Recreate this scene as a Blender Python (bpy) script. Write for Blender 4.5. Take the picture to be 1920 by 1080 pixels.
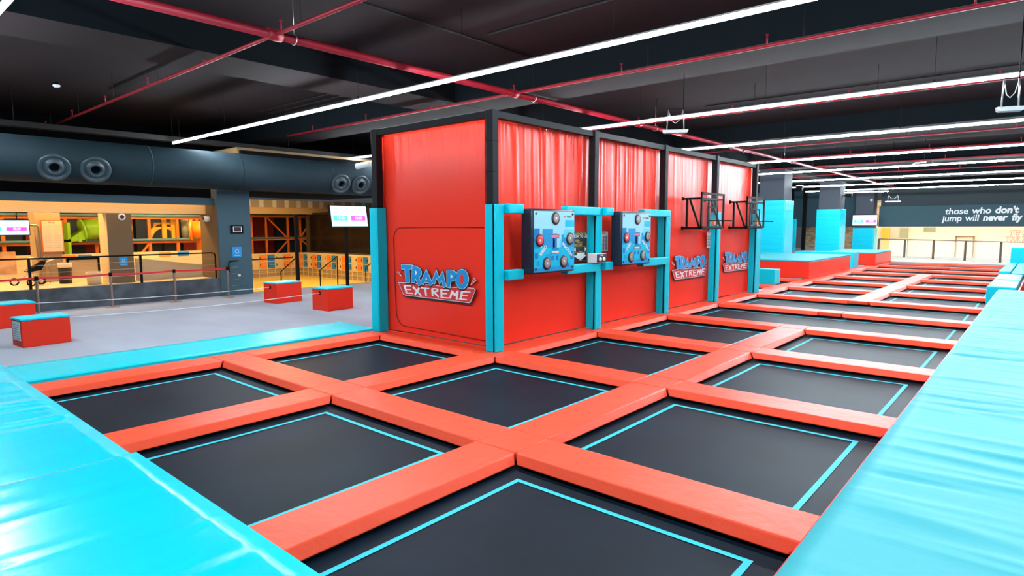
import bpy, bmesh, math, random
from math import sin, cos, pi, radians
from mathutils import Vector, Matrix
random.seed(7)
S = bpy.context.scene
COL = S.collection
for o in list(bpy.data.objects):
    bpy.data.objects.remove(o, do_unlink=True)

# ------------------------------------------------------------------ camera
YAW, PITCH, ROLL, FPX = .7155, .1006, -.0023, 1153.3
F = Vector((-sin(YAW)*cos(PITCH), cos(YAW)*cos(PITCH), -sin(PITCH)))
R0 = Vector((cos(YAW), sin(YAW), 0)); U0 = R0.cross(F)
Rv = cos(ROLL)*R0 + sin(ROLL)*U0; Uv = -sin(ROLL)*R0 + cos(ROLL)*U0
cam = bpy.data.cameras.new('camera'); camo = bpy.data.objects.new('camera', cam); COL.objects.link(camo)
cam.sensor_width = 36; cam.lens = FPX/1920*36; cam.clip_start = .05; cam.clip_end = 300
M = Matrix((Rv, Uv, -F)).transposed().to_4x4(); M.translation = Vector((0, 0, 2.2))
camo.matrix_world = M
S.camera = camo

# ------------------------------------------------------------------ world, exposure, strengths of the lamps
W = bpy.data.worlds.new('world'); S.world = W; W.use_nodes = True
W.node_tree.nodes['Background'].inputs[0].default_value = (.75, .88, 1, 1)
W.node_tree.nodes['Background'].inputs[1].default_value = .05
vs = S.view_settings
vs.view_transform = 'Standard'; vs.look = 'None'; vs.exposure = .55; vs.gamma = 1; vs.use_curve_mapping = False
LED_POWER = 125.0
WARM_POWER = 62.0
MALL_POWER = 32.0
SCREEN_POWER = 1.1

# ------------------------------------------------------------------ materials
MATS = {}
def mat(name, col, rough=.5, metal=0., bump=None, emit=None, var=None, spec=.5, alpha=None, coat=0):
    """bump=(strength, distance, scale xyz, detail)   var=(amount, scale xyz)"""
    if name in MATS: return MATS[name]
    m = bpy.data.materials.new(name); m.use_nodes = True; nt = m.node_tree
    b = nt.nodes['Principled BSDF']
    b.inputs['Base Color'].default_value = (*col, 1); b.inputs['Roughness'].default_value = rough
    b.inputs['Metallic'].default_value = metal; b.inputs['Specular IOR Level'].default_value = spec
    b.inputs['Coat Weight'].default_value = coat; b.inputs['Coat Roughness'].default_value = .15
    if alpha is not None: b.inputs['Alpha'].default_value = alpha
    if emit:
        b.inputs['Emission Color'].default_value = (*emit[0], 1); b.inputs['Emission Strength'].default_value = emit[1]
    def noise(scale, detail=3):
        tc = nt.nodes.new('ShaderNodeTexCoord'); mp = nt.nodes.new('ShaderNodeMapping'); n = nt.nodes.new('ShaderNodeTexNoise')
        mp.inputs['Scale'].default_value = scale; n.inputs['Scale'].default_value = 1; n.inputs['Detail'].default_value = detail
        nt.links.new(tc.outputs['Object'], mp.inputs['Vector']); nt.links.new(mp.outputs[0], n.inputs['Vector'])
        return n
    if bump:
        n = noise(bump[2], bump[3] if len(bump) > 3 else 3)
        bp = nt.nodes.new('ShaderNodeBump'); bp.inputs['Strength'].default_value = bump[0]; bp.inputs['Distance'].default_value = bump[1]
        nt.links.new(n.outputs['Fac'], bp.inputs['Height']); nt.links.new(bp.outputs[0], b.inputs['Normal'])
    if var:
        n = noise(var[1], 4); mx = nt.nodes.new('ShaderNodeMix'); mx.data_type = 'RGBA'
        rp = nt.nodes.new('ShaderNodeValToRGB'); rp.color_ramp.elements[0].position = .3; rp.color_ramp.elements[1].position = .7
        nt.links.new(n.outputs['Fac'], rp.inputs[0]); nt.links.new(rp.outputs[0], mx.inputs['Factor'])
        mx.inputs['A'].default_value = (*[c*(1-var[0]) for c in col], 1)
        mx.inputs['B'].default_value = (*[min(1, c*(1+var[0])) for c in col], 1)
        nt.links.new(mx.outputs['Result'], b.inputs['Base Color'])
    MATS[name] = m
    return m
RED = mat('red_vinyl', (.92, .042, .020), .30, bump=(.2, .02, (3, 3, 1.5), 4), spec=.2)
REDPAD = mat('red_pad_vinyl', (.90, .085, .035), .38, bump=(.5, .02, (5, 5, 5), 4), spec=.17)
REDBOX = mat('red_painted_plywood', (.76, .032, .012), .5, spec=.2)
CYAN = mat('turquoise_vinyl', (.0, .58, .74), .36, bump=(.3, .03, (1.2, 4, 1.2), 5), spec=.2)
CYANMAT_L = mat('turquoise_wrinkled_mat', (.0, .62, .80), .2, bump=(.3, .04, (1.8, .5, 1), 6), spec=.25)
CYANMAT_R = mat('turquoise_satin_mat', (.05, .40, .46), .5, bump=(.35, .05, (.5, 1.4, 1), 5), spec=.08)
CYANWRAP = mat('turquoise_column_wrap', (.0, .60, .80), .3, bump=(.5, .05, (.5, .5, 4), 4), spec=.25)
TAPE = mat('turquoise_woven_tape', (.0, .5, .62), .6)
BED = mat('black_trampoline_weave', (.005, .0125, .022), .5, spec=.08, bump=(.08, .004, (60, 60, 60), 1), var=(.25, (1.3, 1.3, 1.3)))
BLACK = mat('black_powder_coat', (.003, .0035, .0045), .55, spec=.1)
BLACKFOAM = mat('black_foam_sleeve', (.007, .008, .010), .6, spec=.2)
DARK = mat('dark_void', (.006, .006, .007), .9, spec=0)
CARPET = mat('grey_carpet', (.31, .32, .37), .95, bump=(.3, .01, (90, 90, 90), 2), var=(.1, (.35, .9, 1)), spec=.1)
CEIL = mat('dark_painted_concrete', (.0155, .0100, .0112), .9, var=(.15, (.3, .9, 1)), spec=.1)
BEAMM = mat('black_beam_side', (.0035, .006, .008), .9, spec=.1)  # for the beam sides; beam bottoms take the lighter ceiling colour
PIPE_RED = mat('red_fire_pipe', (.26, .008, .02), .45, spec=.3)
CONDUIT = mat('black_conduit', (.008, .008, .009), .7, spec=.2)
GREYBLUE = mat('blue_grey_wall_paint', (.048, .098, .125), .7, spec=.2)
DUCTM = mat('dark_blue_grey_duct', (.010, .023, .031), .75, spec=.2, var=(.1, (1, 1, 1)))
GREYPIL = mat('slate_grey_paint', (.07, .078, .10), .7, spec=.2)
CHARC = mat('mottled_charcoal_plaster', (.055, .07, .085), .8, var=(.45, (3, 3, 3)))
CREAM = mat('cream_plaster', (.62, .45, .25), .7)
TAN = mat('tan_paint', (.36, .26, .15), .7)
BEIGE = mat('beige_panel', (.52, .40, .24), .7)
BROWNP = mat('taupe_tone', (.15, .10, .055), .75, spec=.2)
ORANGE = mat('orange_paint', (.75, .17, .02), .45)
ORANGED = mat('orange_locker_door', (.80, .22, .02), .45)
BLUED = mat('blue_locker_door', (.01, .20, .60), .45)
CREAMD = mat('cream_locker_door', (.66, .52, .30), .5)
CUBBY = mat('cubby_interior', (.35, .26, .14), .7)
YELFLOOR = mat('yellow_vinyl_floor', (.75, .55, .10), .5)
WOODF = mat('pale_timber_floor', (.55, .42, .25), .55, var=(.15, (1, 12, 1)))
STEEL = mat('brushed_bronze_steel', (.30, .24, .20), .35, metal=.8)
CHROME = mat('light_steel', (.6, .6, .62), .3, metal=.8)
BELT = mat('red_webbing', (.55, .01, .02), .6)
WHITE = mat('white_plastic', (.75, .76, .78), .4)
PAPER = mat('white_paper', (.75, .76, .78), .7)
LBLUE = mat('logo_blue', (.0, .30, .70), .45)
LWHITE = mat('logo_white', (.80, .82, .85), .45)
LBLACK = mat('logo_black', (.012, .010, .016), .45)
LRED = mat('logo_red', (.72, .03, .03), .45)
TEAL = mat('teal_pipe_foam', (.10, .24, .26), .6)
GREENP = mat('lime_green_plastic', (.22, .48, .02), .3)
YELP = mat('yellow_plastic', (.75, .42, .04), .4)
ORANGEP = mat('orange_plastic', (.85, .22, .01), .35)
REDDARK = mat('dark_red_padding', (.25, .02, .015), .6)
NAVY = mat('navy_padding', (.015, .03, .06), .6)
MALLW = mat('ivory_wall', (.80, .72, .60), .6)
MALLP = mat('pale_pink_mural', (.80, .60, .55), .6)
TILE = mat('pale_stone_tile', (.62, .55, .45), .4)
GLASS = mat('clear_glass', (.8, .9, .9), .05, alpha=.12)
POLY = mat('clear_polycarbonate', (.75, .8, .9), .1, alpha=.03, spec=.3)
DGLASS = mat('dark_tinted_glass', (.03, .022, .015), .15, alpha=.75)
ROPE = mat('pale_cord', (.6, .68, .72), .6)
LED = mat('led_diffuser', (.9, .95, 1), .4, emit=((.82, .93, 1.0), LED_POWER))
WARM = mat('warm_lamp', (1, .9, .7), .4, emit=((1.0, .66, .28), WARM_POWER))
MALLL = mat('mall_lamp', (1, .9, .8), .4, emit=((1.0, .86, .66), MALL_POWER))
SCR = mat('screen_pale_blue', (.1, .1, .1), .2, emit=((.55, .90, 1.0), SCREEN_POWER))
SCRT = mat('screen_turquoise', (.1, .1, .1), .2, emit=((.05, .70, .75), SCREEN_POWER))
SCRM = mat('screen_magenta', (.1, .1, .1), .2, emit=((.60, .04, .62), SCREEN_POWER))
SCRW = mat('screen_white', (.1, .1, .1), .2, emit=((.95, .98, 1.0), SCREEN_POWER*1.1))

# ------------------------------------------------------------------ mesh builder
class MB:
    def __init__(s): s.v = []; s.f = []; s.m = []; s.sm = []
    def add(s, vs, fs, mi=0, smooth=False):
        n = len(s.v); s.v += [tuple(v) for v in vs]
        for f in fs: s.f.append([i+n for i in f]); s.m.append(mi); s.sm.append(smooth)
        return s
    def hexa(s, b, t, mi=0):
        return s.add(list(b)+list(t), [(3, 2, 1, 0), (4, 5, 6, 7), (0, 1, 5, 4), (1, 2, 6, 5), (2, 3, 7, 6), (3, 0, 4, 7)], mi)
    def box(s, x0, x1, y0, y1, z0, z1, mi=0):
        return s.hexa([(x0, y0, z0), (x1, y0, z0), (x1, y1, z0), (x0, y1, z0)], [(x0, y0, z1), (x1, y0, z1), (x1, y1, z1), (x0, y1, z1)], mi)
    def beam(s, p0, p1, w, h=None, mi=0):
        h = h or w; p0 = Vector(p0); p1 = Vector(p1); d = (p1-p0).normalized()
        up = Vector((0, 0, 1)) if abs(d.z) < .95 else Vector((1, 0, 0))
        a = d.cross(up).normalized()*w/2; b = a.normalized().cross(d)*h/2
        return s.hexa([p0-a-b, p0+a-b, p0+a+b, p0-a+b], [p1-a-b, p1+a-b, p1+a+b, p1-a+b], mi)
    def tube(s, pts, r, n=10, mi=0, caps=True, closed=False):
        pts = [Vector(p) for p in pts]; N = len(pts); rs = r if isinstance(r, (list, tuple)) else [r]*N
        vs = []; prev = None
        for i, p in enumerate(pts):
            if closed: d = pts[(i+1) % N]-pts[i-1]
            else: d = pts[min(i+1, N-1)]-pts[max(i-1, 0)]
            d.normalize()
            if prev is None: a = d.cross(Vector((0, 0, 1)) if abs(d.z) < .9 else Vector((1, 0, 0))).normalized()
            else: a = (prev-d*prev.dot(d)).normalized()
            prev = a; b = d.cross(a)
            for k in range(n):
                t = 2*pi*k/n; vs.append(p+(a*cos(t)+b*sin(t))*rs[i])
        fs = []
        for i in range(N if closed else N-1):
            j = (i+1) % N
            for k in range(n):
                fs.append((i*n+k, i*n+(k+1) % n, j*n+(k+1) % n, j*n+k))
        s.add(vs, fs, mi, True)
        if caps and not closed:
            o = len(s.v)-len(vs)
            s.f.append([o+k for k in range(n)][::-1]); s.m.append(mi); s.sm.append(False)
            s.f.append([o+(N-1)*n+k for k in range(n)]); s.m.append(mi); s.sm.append(False)
        return s
    def lathe(s, prof, c=(0, 0, 0), axis='z', n=24, mi=0):
        """prof = [(radius, height)]"""
        vs = []
        for r, h in prof:
            for k in range(n):
                t = 2*pi*k/n; x, y = r*cos(t), r*sin(t)
                p = {'z': (x, y, h), 'x': (h, x, y), 'y': (y, h, x)}[axis]
                vs.append((p[0]+c[0], p[1]+c[1], p[2]+c[2]))
        fs = []
        for i in range(len(prof)-1):
            for k in range(n): fs.append((i*n+k, i*n+(k+1) % n, (i+1)*n+(k+1) % n, (i+1)*n+k))
        return s.add(vs, fs, mi, True)
    def poly(s, pts, mi=0): return s.add(pts, [tuple(range(len(pts)))], mi)
    def grid(s, fn, nu, nv, mi=0, smooth=True):
        vs = [fn(i/nu, j/nv) for j in range(nv+1) for i in range(nu+1)]
        fs = [(j*(nu+1)+i, j*(nu+1)+i+1, (j+1)*(nu+1)+i+1, (j+1)*(nu+1)+i) for j in range(nv) for i in range(nu)]
        return s.add(vs, fs, mi, smooth)
    def mesh(s, name, mats, bevel=0, seg=2):
        me = bpy.data.meshes.new(name); me.from_pydata(s.v, [], s.f)
        for m in (mats if isinstance(mats, (list, tuple)) else [mats]): me.materials.append(m)
        me.polygons.foreach_set('material_index', s.m); me.polygons.foreach_set('use_smooth', s.sm)
        if bevel:
            bm = bmesh.new(); bm.from_mesh(me)
            bmesh.ops.remove_doubles(bm, verts=bm.verts, dist=1e-5)
            es = [e for e in bm.edges if len(e.link_faces) == 2 and e.calc_face_angle(0) > .5]
            r = bmesh.ops.bevel(bm, geom=es, offset=bevel, segments=seg, affect='EDGES', profile=.5, clamp_overlap=True)
            for f in r['faces']: f.smooth = True
            bm.to_mesh(me); bm.free()
        me.update(); return me

def tag(o, label, cat, group=None, kind=None):
    o['label'] = label; o['category'] = cat
    if group: o['group'] = group
    if kind: o['kind'] = kind
    return o
def thing(name, label, cat, loc=(0, 0, 0), group=None):
    o = bpy.data.objects.new(name, None); COL.objects.link(o); o.location = loc; o.empty_display_size = .1
    return tag(o, label, cat, group)
def part(name, mb, m, parent, bevel=0, label=None, local=False):
    """mesh in world coordinates unless local; parent = a thing (or a part) without rotation"""
    o = bpy.data.objects.new(name, mb.mesh(name, m, bevel)); COL.objects.link(o); o.parent = parent
    if not local:
        w = Vector((0, 0, 0)); p = parent
        while p is not None: w += Vector(p.location); p = p.parent
        o.location = -w
    if label: o['label'] = label
    return o
def solo(name, mb, m, label, cat, group=None, bevel=0, kind=None):
    me = mb.mesh(name, m, bevel)
    c = Vector((0, 0, 0))
    if me.vertices:
        xs = [v.co for v in me.vertices]
        c = Vector(((min(v.x for v in xs)+max(v.x for v in xs))/2, (min(v.y for v in xs)+max(v.y for v in xs))/2, min(v.z for v in xs)))
        me.transform(Matrix.Translation(-c))
    o = bpy.data.objects.new(name, me); COL.objects.link(o); o.location = c
    return tag(o, label, cat, group, kind)
def struct(name, mb, m, label=None, cat=None, bevel=0):
    o = bpy.data.objects.new(name, mb.mesh(name, m, bevel)); COL.objects.link(o); o['kind'] = 'structure'
    o['label'] = label or name.replace('_', ' '); o['category'] = cat or name.split('_')[0]
    return o
def copy_tree(o, parent=None):
    c = o.copy(); COL.objects.link(c); c.parent = parent
    for ch in list(o.children): copy_tree(ch, c)
    return c

# flat lettering: built in 2D (x right, y up), then laid on a plane
def flat_curve(polys, offset=0.0):
    """filled, offset 2D outline -> list of verts, faces"""
    cu = bpy.data.curves.new('tmp', 'CURVE'); cu.dimensions = '2D'; cu.fill_mode = 'BOTH'; cu.offset = offset
    for p in polys:
        sp = cu.splines.new('POLY'); sp.points.add(len(p)-1); sp.use_cyclic_u = True
        for q, (x, y) in zip(sp.points, p): q.co = (x, y, 0, 1)
    ob = bpy.data.objects.new('tmp', cu); COL.objects.link(ob)
    dg = bpy.context.evaluated_depsgraph_get(); ev = ob.evaluated_get(dg); me = bpy.data.meshes.new_from_object(ev)
    r = [(v.co.x, v.co.y) for v in me.vertices], [tuple(p.vertices) for p in me.polygons]
    bpy.data.objects.remove(ob); bpy.data.curves.remove(cu); bpy.data.meshes.remove(me)
    return r
def flat_text(body, size, bold=0.0, align='CENTER', shear=0, space=1.0):
    cu = bpy.data.curves.new('tmp', 'FONT'); cu.body = body; cu.size = size; cu.offset = bold; cu.align_x = align; cu.align_y = 'CENTER'
    cu.shear = shear; cu.space_character = space; cu.resolution_u = 3
    ob = bpy.data.objects.new('tmp', cu); COL.objects.link(ob)
    dg = bpy.context.evaluated_depsgraph_get(); ev = ob.evaluated_get(dg); me = bpy.data.meshes.new_from_object(ev)
    r = [(v.co.x, v.co.y) for v in me.vertices], [tuple(p.vertices) for p in me.polygons]
    bpy.data.objects.remove(ob); bpy.data.curves.remove(cu); bpy.data.meshes.remove(me)
    return r
def lay(mb, vf, O, ux, uy, un, d, mi=0, at=(0, 0), rot=0):
    """place flat verts on plane at origin O with axes ux, uy and normal offset d"""
    O = Vector(O); ux = Vector(ux); uy = Vector(uy); un = Vector(un); c, s_ = cos(rot), sin(rot)
    vs = [O+ux*(x*c-y*s_+at[0])+uy*(x*s_+y*c+at[1])+un*d for x, y in vf[0]]
    want = ux.cross(uy).dot(un) > 0
    fs = []
    for f in vf[1]:
        p = [Vector((*vf[0][i], 0)) for i in f]
        nz = sum((p[i].x*p[(i+1) % len(p)].y-p[(i+1) % len(p)].x*p[i].y) for i in range(len(p)))
        fs.append(f if (nz > 0) == want else tuple(reversed(f)))
    mb.add(vs, fs, mi)
def rect(x0, x1, y0, y1): return [(x0, y0), (x1, y0), (x1, y1), (x0, y1)], [(0, 1, 2, 3)]
def disc(r, n=24, r2=None):
    r2 = r2 or r
    return [(r*cos(2*pi*k/n), r2*sin(2*pi*k/n)) for k in range(n)], [tuple(range(n))]

ORD = ['first', 'second', 'third', 'fourth', 'fifth', 'sixth', 'seventh', 'eighth', 'ninth', 'tenth', 'eleventh', 'twelfth', 'thirteenth', 'fourteenth']

# ================================================================== THE SETTING
ZC = 6.0
mb = MB(); mb.box(-20.2, -10.66, -7, 64, -.3, 0); mb.box(-10.66, 9, 43.2, 51.5, -.3, -.001); mb.box(-10.66, -7.52, 26.8, 43.2, -.3, -.001); mb.box(-10.66, -.8, 20.75, 43.2, -1.3, -1.0); mb.box(-10.66, 9, -7, 20.75, -1.3, -1.0); mb.box(-.8, 9, 20.75, 43.2, -1.3, -1.0)
struct('floor', mb, CARPET, 'grey carpet floor of the hall around the trampolines', 'floor')
mb = MB(); mb.box(-10.655, 9, 43.3, 51.5, 0, .004); struct('floor_mall', mb, TILE, 'pale tiled floor at the far end of the hall', 'floor')
mb = MB(); mb.box(-26.7, 9, -7, 64, ZC, ZC+.2); struct('ceiling', mb, CEIL, 'dark painted concrete ceiling', 'ceiling')
mb = MB(); mb.box(-50, -20.3, -8, 9.6, 3.95, 4.15); mb.box(-50, -20.3, 9.6, 32, 4.6, 4.8, 1); struct('ceiling_play', mb, [CREAM, mat('umber_plaster', (.20, .12, .05), .8)], 'lit ceiling over the play area', 'ceiling')
BY = [-1.0, 11.45, 23.95, 36.45, 48.95, 61.4]
for k, y in enumerate(BY):
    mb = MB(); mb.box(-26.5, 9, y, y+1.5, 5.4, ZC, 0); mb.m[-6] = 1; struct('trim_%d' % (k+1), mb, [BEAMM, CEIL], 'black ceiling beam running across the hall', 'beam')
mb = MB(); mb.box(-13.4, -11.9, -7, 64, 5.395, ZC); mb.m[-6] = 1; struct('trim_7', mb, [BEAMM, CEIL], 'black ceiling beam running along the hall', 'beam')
mb = MB(); mb.box(9, 9.2, -7, 64, -1.3, ZC); struct('wall_right', mb, GREYBLUE)
mb = MB(); mb.box(-50, 9, -7.2, -7, -1.3, ZC); struct('wall_near', mb, GREYBLUE)
# bulkhead above the play area opening, low wall under it
mb = MB(); mb.box(-20.1, -19.9, -7, 8.62, 2.87, 3.09); struct('trim_8', mb, GREYBLUE, 'blue grey fascia band over the play area opening', 'trim')
mb = MB(); mb.box(-20.28, -20.15, -7, 8.62, 3.09, 4.2); mb.box(-20.28, -20.15, 9.66, 64, 3.95, 4.7); mb.box(-26.6, -26.5, -7, 64, 3.9, ZC); struct('wall_left', mb, DARK, 'dark upper wall behind the big duct', 'wall')
mb = MB(); mb.box(-21.0, -20.6, -7, 8.62, 2.6, 3.05); mb.box(-20.6, -20.1, -7, 8.62, 3.05, 3.08); struct('trim_9', mb, CREAM, 'warm cream soffit over the play area', 'trim')
mb = MB(); mb.box(-19.95, -19.75, -7, 8.62, 0, .58); struct('wall_low', mb, CHARC, 'low mottled charcoal wall below the railing', 'wall')
mb = MB(); mb.box(-50, -19.95, -8, 8.62, .3, .55); struct('floor_play', mb, WOODF, 'pale timber floor of the play area', 'floor')
mb = MB(); mb.box(-19.80, -19.72, 8.62, 9.66, 0, 3.95); mb.box(-21.05, -19.80, 8.62, 9.66, 0, 3.95, 1)  # brown side: warm light on the blue grey pillar put into the colour
struct('pillar_left', mb, [GREYBLUE, BROWNP], 'blue grey pillar at the end of the low wall', 'pillar')
mb = MB(); mb.box(-50, -20.2, 8.62, 32, -.9, -.6); struct('floor_locker', mb, YELFLOOR, 'yellow floor of the sunken locker area', 'floor')
mb = MB(); mb.box(-20.21, -20.18, 9.66, 32, -.6, -.0); struct('trim_10', mb, CREAMD, 'cream riser at the edge of the sunken locker area', 'trim')
mb = MB(); mb.box(-42.2, -42, -8, 32, -.9, 4); struct('wall_back', mb, NAVY, 'dark wall far behind the play structure', 'wall')
mb = MB(); mb.box(-42, -20, 31.8, 32, -.9, 4); struct('wall_side', mb, NAVY, 'dark wall at the side of the locker area', 'wall')
# pillars on the right
for k, y in enumerate((37.0, 49.5, 61.0)):
    mb = MB(); mb.box(-12.95, -11.55, y, y+1.4, 0, 5.4); struct('pillar_%d' % (k+1), mb, GREYPIL, 'slate grey pillar, %s down the hall' % ORD[k], 'pillar', .01)
# far wall: bulkhead with lettering, and the walls beside it
mb = MB(); mb.box(-11.3, 9, 62.0, 62.3, 2.06, 3.80); struct('wall_far', mb, GREYBLUE, 'blue grey bulkhead with white lettering across the far end', 'wall')
mb = MB(); mb.box(-11.3, 9, 62.6, 62.9, 3.7, ZC); struct('wall_far_upper', mb, mat('dark_slate', (.04, .055, .065), .8), 'dark wall above the far bulkhead', 'wall')
mb = MB(); mb.box(-20.2, -11.6, 62.4, 62.7, 2.06, ZC); struct('wall_far_left', mb, GREYBLUE, 'blue grey wall panels behind the turquoise columns', 'wall')
mb = MB(); mb.box(-20.3, 9, 75, 75.2, -1.0, 4.2); struct('wall_mall', mb, MALLW, 'ivory wall of the bright passage beyond the hall', 'wall')
mb = MB(); mb.box(-20.3, 9, 51.5, 75, -1.3, -1.0); struct('floor_passage', mb, TILE, 'pale tiled floor of the bright passage', 'floor')
mb = MB(); mb.box(-20.3, 9, 62.9, 75.2, 4.2, 4.4); struct('ceiling_passage', mb, MALLW, 'pale ceiling of the bright passage', 'ceiling')

# ================================================================== LED LIGHT LINES
LEDY = [(1.78, -20.9, 5), (7.87, -20.9, 5), (14.17, -20.9, 5), (20.3, -10, 5), (26.5, -10, 5), (32.55, -14.5, 5), (39.2, -14.5, 5), (45.3, -14.5, 5), (51.7, -14.5, 5), (55.6, -14.5, -9.6)]
for k, (y, xa, xb) in enumerate(LEDY):
    lab = 'long white LED light line, %s of the parallel rows from the camera' % ORD[k]
    t = thing('led_light_line', lab, 'ceiling light', (xb, y, 4.8), 'parallel LED light lines')
    mb = MB(); mb.box(xa, xb, y-.028, y+.028, 4.835, 4.86); part('housing', mb, CHROME, t)
    mb = MB(); mb.hexa([(xa, y-.022, 4.785), (xb, y-.022, 4.785), (xb, y+.022, 4.785), (xa, y+.022, 4.785)], [(xa, y-.028, 4.835), (xb, y-.028, 4.835), (xb, y+.028, 4.835), (xa, y+.028, 4.835)]); part('diffuser', mb, LED, t)
    x = xa+.5
    while x < min(xb, 1.5):
        mb = MB(); mb.tube([(x, y, 4.87), (x, y, 5.98 if not any(b-.05 < y < b+1.55 for b in BY) and not -13.4 < x < -11.9 else 5.395)], .004, 5); mb.lathe([(0, 4.91), (.014, 4.91), (.014, 4.87)], (x, y, 0), n=8)
        part('hanger', mb, CONDUIT, t); x += 3.1

# ================================================================== TRAMPOLINES AND SAFETY PADS
X = [-10.13, -6.96, -3.79, -.65]                      # pad edges towards the camera side
Y = [1.27, 4.40, 7.56, 10.70, 13.81, 16.90, 20.0, 23.13, 26.27, 29.45, 32.5, 35.65, 38.8, 41.9]
PW, ZB = .53, -.13
def trampoline(x0, x1, y0, y1, label):
    """opening between pads x0..x1, y0..y1"""
    t = thing('trampoline', label, 'trampoline', ((x0+x1)/2, (y0+y1)/2, ZB), 'court trampolines')
    mb = MB(); nu, nv = max(8, int((x1-x0)*5)), max(8, int((y1-y0)*5))
    def fn(u, v): return (x0-.18+(x1-x0+.36)*u, y0-.18+(y1-y0+.36)*v, ZB-.018*sin(pi*u)*sin(pi*v))
    mb.grid(fn, nu, nv); part('jumping_bed', mb, BED, t)
    a = .225; w = .05; z = ZB+.004
    mb = MB()
    for (a0, a1, b0, b1) in ((x0+a, x1-a, y0+a, y0+a+w), (x0+a, x1-a, y1-a-w, y1-a), (x0+a, x0+a+w, y0+a+w, y1-a-w), (x1-a-w, x1-a, y0+a+w, y1-a-w)):
        def f2(u, v, a0=a0, a1=a1, b0=b0, b1=b1):
            px = a0+(a1-a0)*u; py = b0+(b1-b0)*v
            uu = (px-x0+.18)/(x1-x0+.36); vv = (py-y0+.18)/(y1-y0+.36)
            return (px, py, ZB+.005-.018*sin(pi*uu)*sin(pi*vv))
        mb.grid(f2, 12, 12)
    part('border_tape', mb, TAPE, t, label='turquoise tape square on the bed')
    mb = MB()
    for (a0, a1, b0, b1) in ((x0-.25, x1+.25, y0-.25, y0-.18), (x0-.25, x1+.25, y1+.18, y1+.25), (x0-.25, x0-.18, y0-.18, y1+.18), (x1+.18, x1+.25, y0-.18, y1+.18)):
        mb.box(a0, a1, b0, b1, ZB-.10, ZB+.0)
    part('frame', mb, BLACK, t)
    return t
COLN = ['floor mat', 'red wall', 'platform']
def xr(j): return X[j], X[j+1]-PW
def yr(k): return (1.30 if k == 0 else Y[k-1+0]+0 if False else Y[k]+PW), Y[k+1]
# rows: row k lies between Y[k]+PW and Y[k+1]
def rowspan(k): return ((Y[k]+PW) if k else 1.0, Y[k+1])
for k in (0, 1):
    trampoline(*xr(0), *rowspan(k), 'black trampoline in the left column, %s' % ('next to the near turquoise ledge' if k == 0 else 'in front of the red wall with the big logo'))
for k in (0, 1, 2, 3):
    for j in (1, 2):
        lab = {(0, 1): 'black trampoline beside the near turquoise ledge, between the left and right columns', (0, 2): 'black trampoline closest to the camera, cut off by the bottom edge',
               (1, 1): 'black trampoline touching the turquoise corner post of the red wall', (1, 2): 'large black trampoline beside the wide turquoise platform, second row out',
               (2, 1): 'black trampoline below the first target game board', (2, 2): 'black trampoline beside the wide turquoise platform, third row out',
               (3, 1): 'black trampoline below the second target game board', (3, 2): 'black trampoline beside the wide turquoise platform, fourth row out'}[(k, j)]
        trampoline(*xr(j), *rowspan(k), lab)
xl0, xl1 = X[1], X[3]-PW
trampoline(xl0, xl1, *rowspan(4), 'long black tumbling track trampoline, nearer of the two beside the basketball hoops')
trampoline(xl0, xl1, *rowspan(5), 'long black tumbling track trampoline, farther of the two beside the basketball hoops')
for k in (6, 7, 8, 9):
    for j in (1, 2):
        trampoline(*xr(j), *rowspan(k), 'black trampoline in the %s far column, %s row beyond the long tracks' % ('left' if j == 1 else 'right', ORD[k-6]))
for k in (10, 11, 12):
    trampoline(xl0, xl1, *rowspan(k), 'long black trampoline at the far end of the hall, %s of three from the camera' % ORD[k-10])
for k in (6, 7):
    trampoline(*xr(0), *rowspan(k), 'black trampoline behind the red wall, %s the small turquoise block' % ('in front of' if k == 6 else 'under'))

SL = .06
PADG = 'red safety pads between the trampolines'
def pad(top, bot, label, z0=-.095, name='safety_pad'):
    (x0, x1, y0, y1), (a0, a1, b0, b1) = top, bot
    mb = MB(); mb.hexa([(a0, b0, z0), (a1, b0, z0), (a1, b1, z0), (a0, b1, z0)], [(x0, y0, 0), (x1, y0, 0), (x1, y1, 0), (x0, y1, 0)])
    return solo(name, mb, REDPAD, label, 'pad', PADG, .014)
g = .004
def cross_pad(j, k, label, endx=None):
    x0, x1 = X[j]+g, (X[j+1]-PW-g if endx is None else endx)
    pad((x0, x1, Y[k]+g, Y[k]+PW-g), (x0+SL, x1 if endx is None else x1-.1, Y[k]-SL, Y[k]+PW-g), label)
def long_pad(j, k, label, y0=None, y1=None):
    y0 = Y[k]+PW+g if y0 is None else y0; y1 = Y[k+1]-g if y1 is None else y1
    pad((X[j]-PW+g, X[j]-g, y0, y1), (X[j]-PW+g, X[j]+SL, y0, y1-SL), label)
def knot(j, k, label):
    pad((X[j]-PW+g, X[j]-g, Y[k]+g, Y[k]+PW-g), (X[j]-PW+g, X[j]-g, Y[k]+g, Y[k]+PW-g), label)
LINE = ['floor mat', 'red wall', 'platform']
def where(k): return 'the %s crossing from the near ledge' % ORD[k-1]
for k in range(1, 14):
    for j in ((0, 1, 2) if k in (1, 2, 7, 8) else (1, 2)):
        if k == 2 and j == 0: lab = 'red bar pad at the foot of the red wall with the big logo'
        else: lab = 'red bar pad across the %s column at %s' % (COLN[j], where(k))
        cross_pad(j, k, lab, -1.13 if j == 2 else None)
    for j in (0, 1, 2):
        if j == 0 and k not in (1, 2): continue
        knot(j, k, 'square red pad on the %s strip at %s' % (LINE[j], where(k)))
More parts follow.
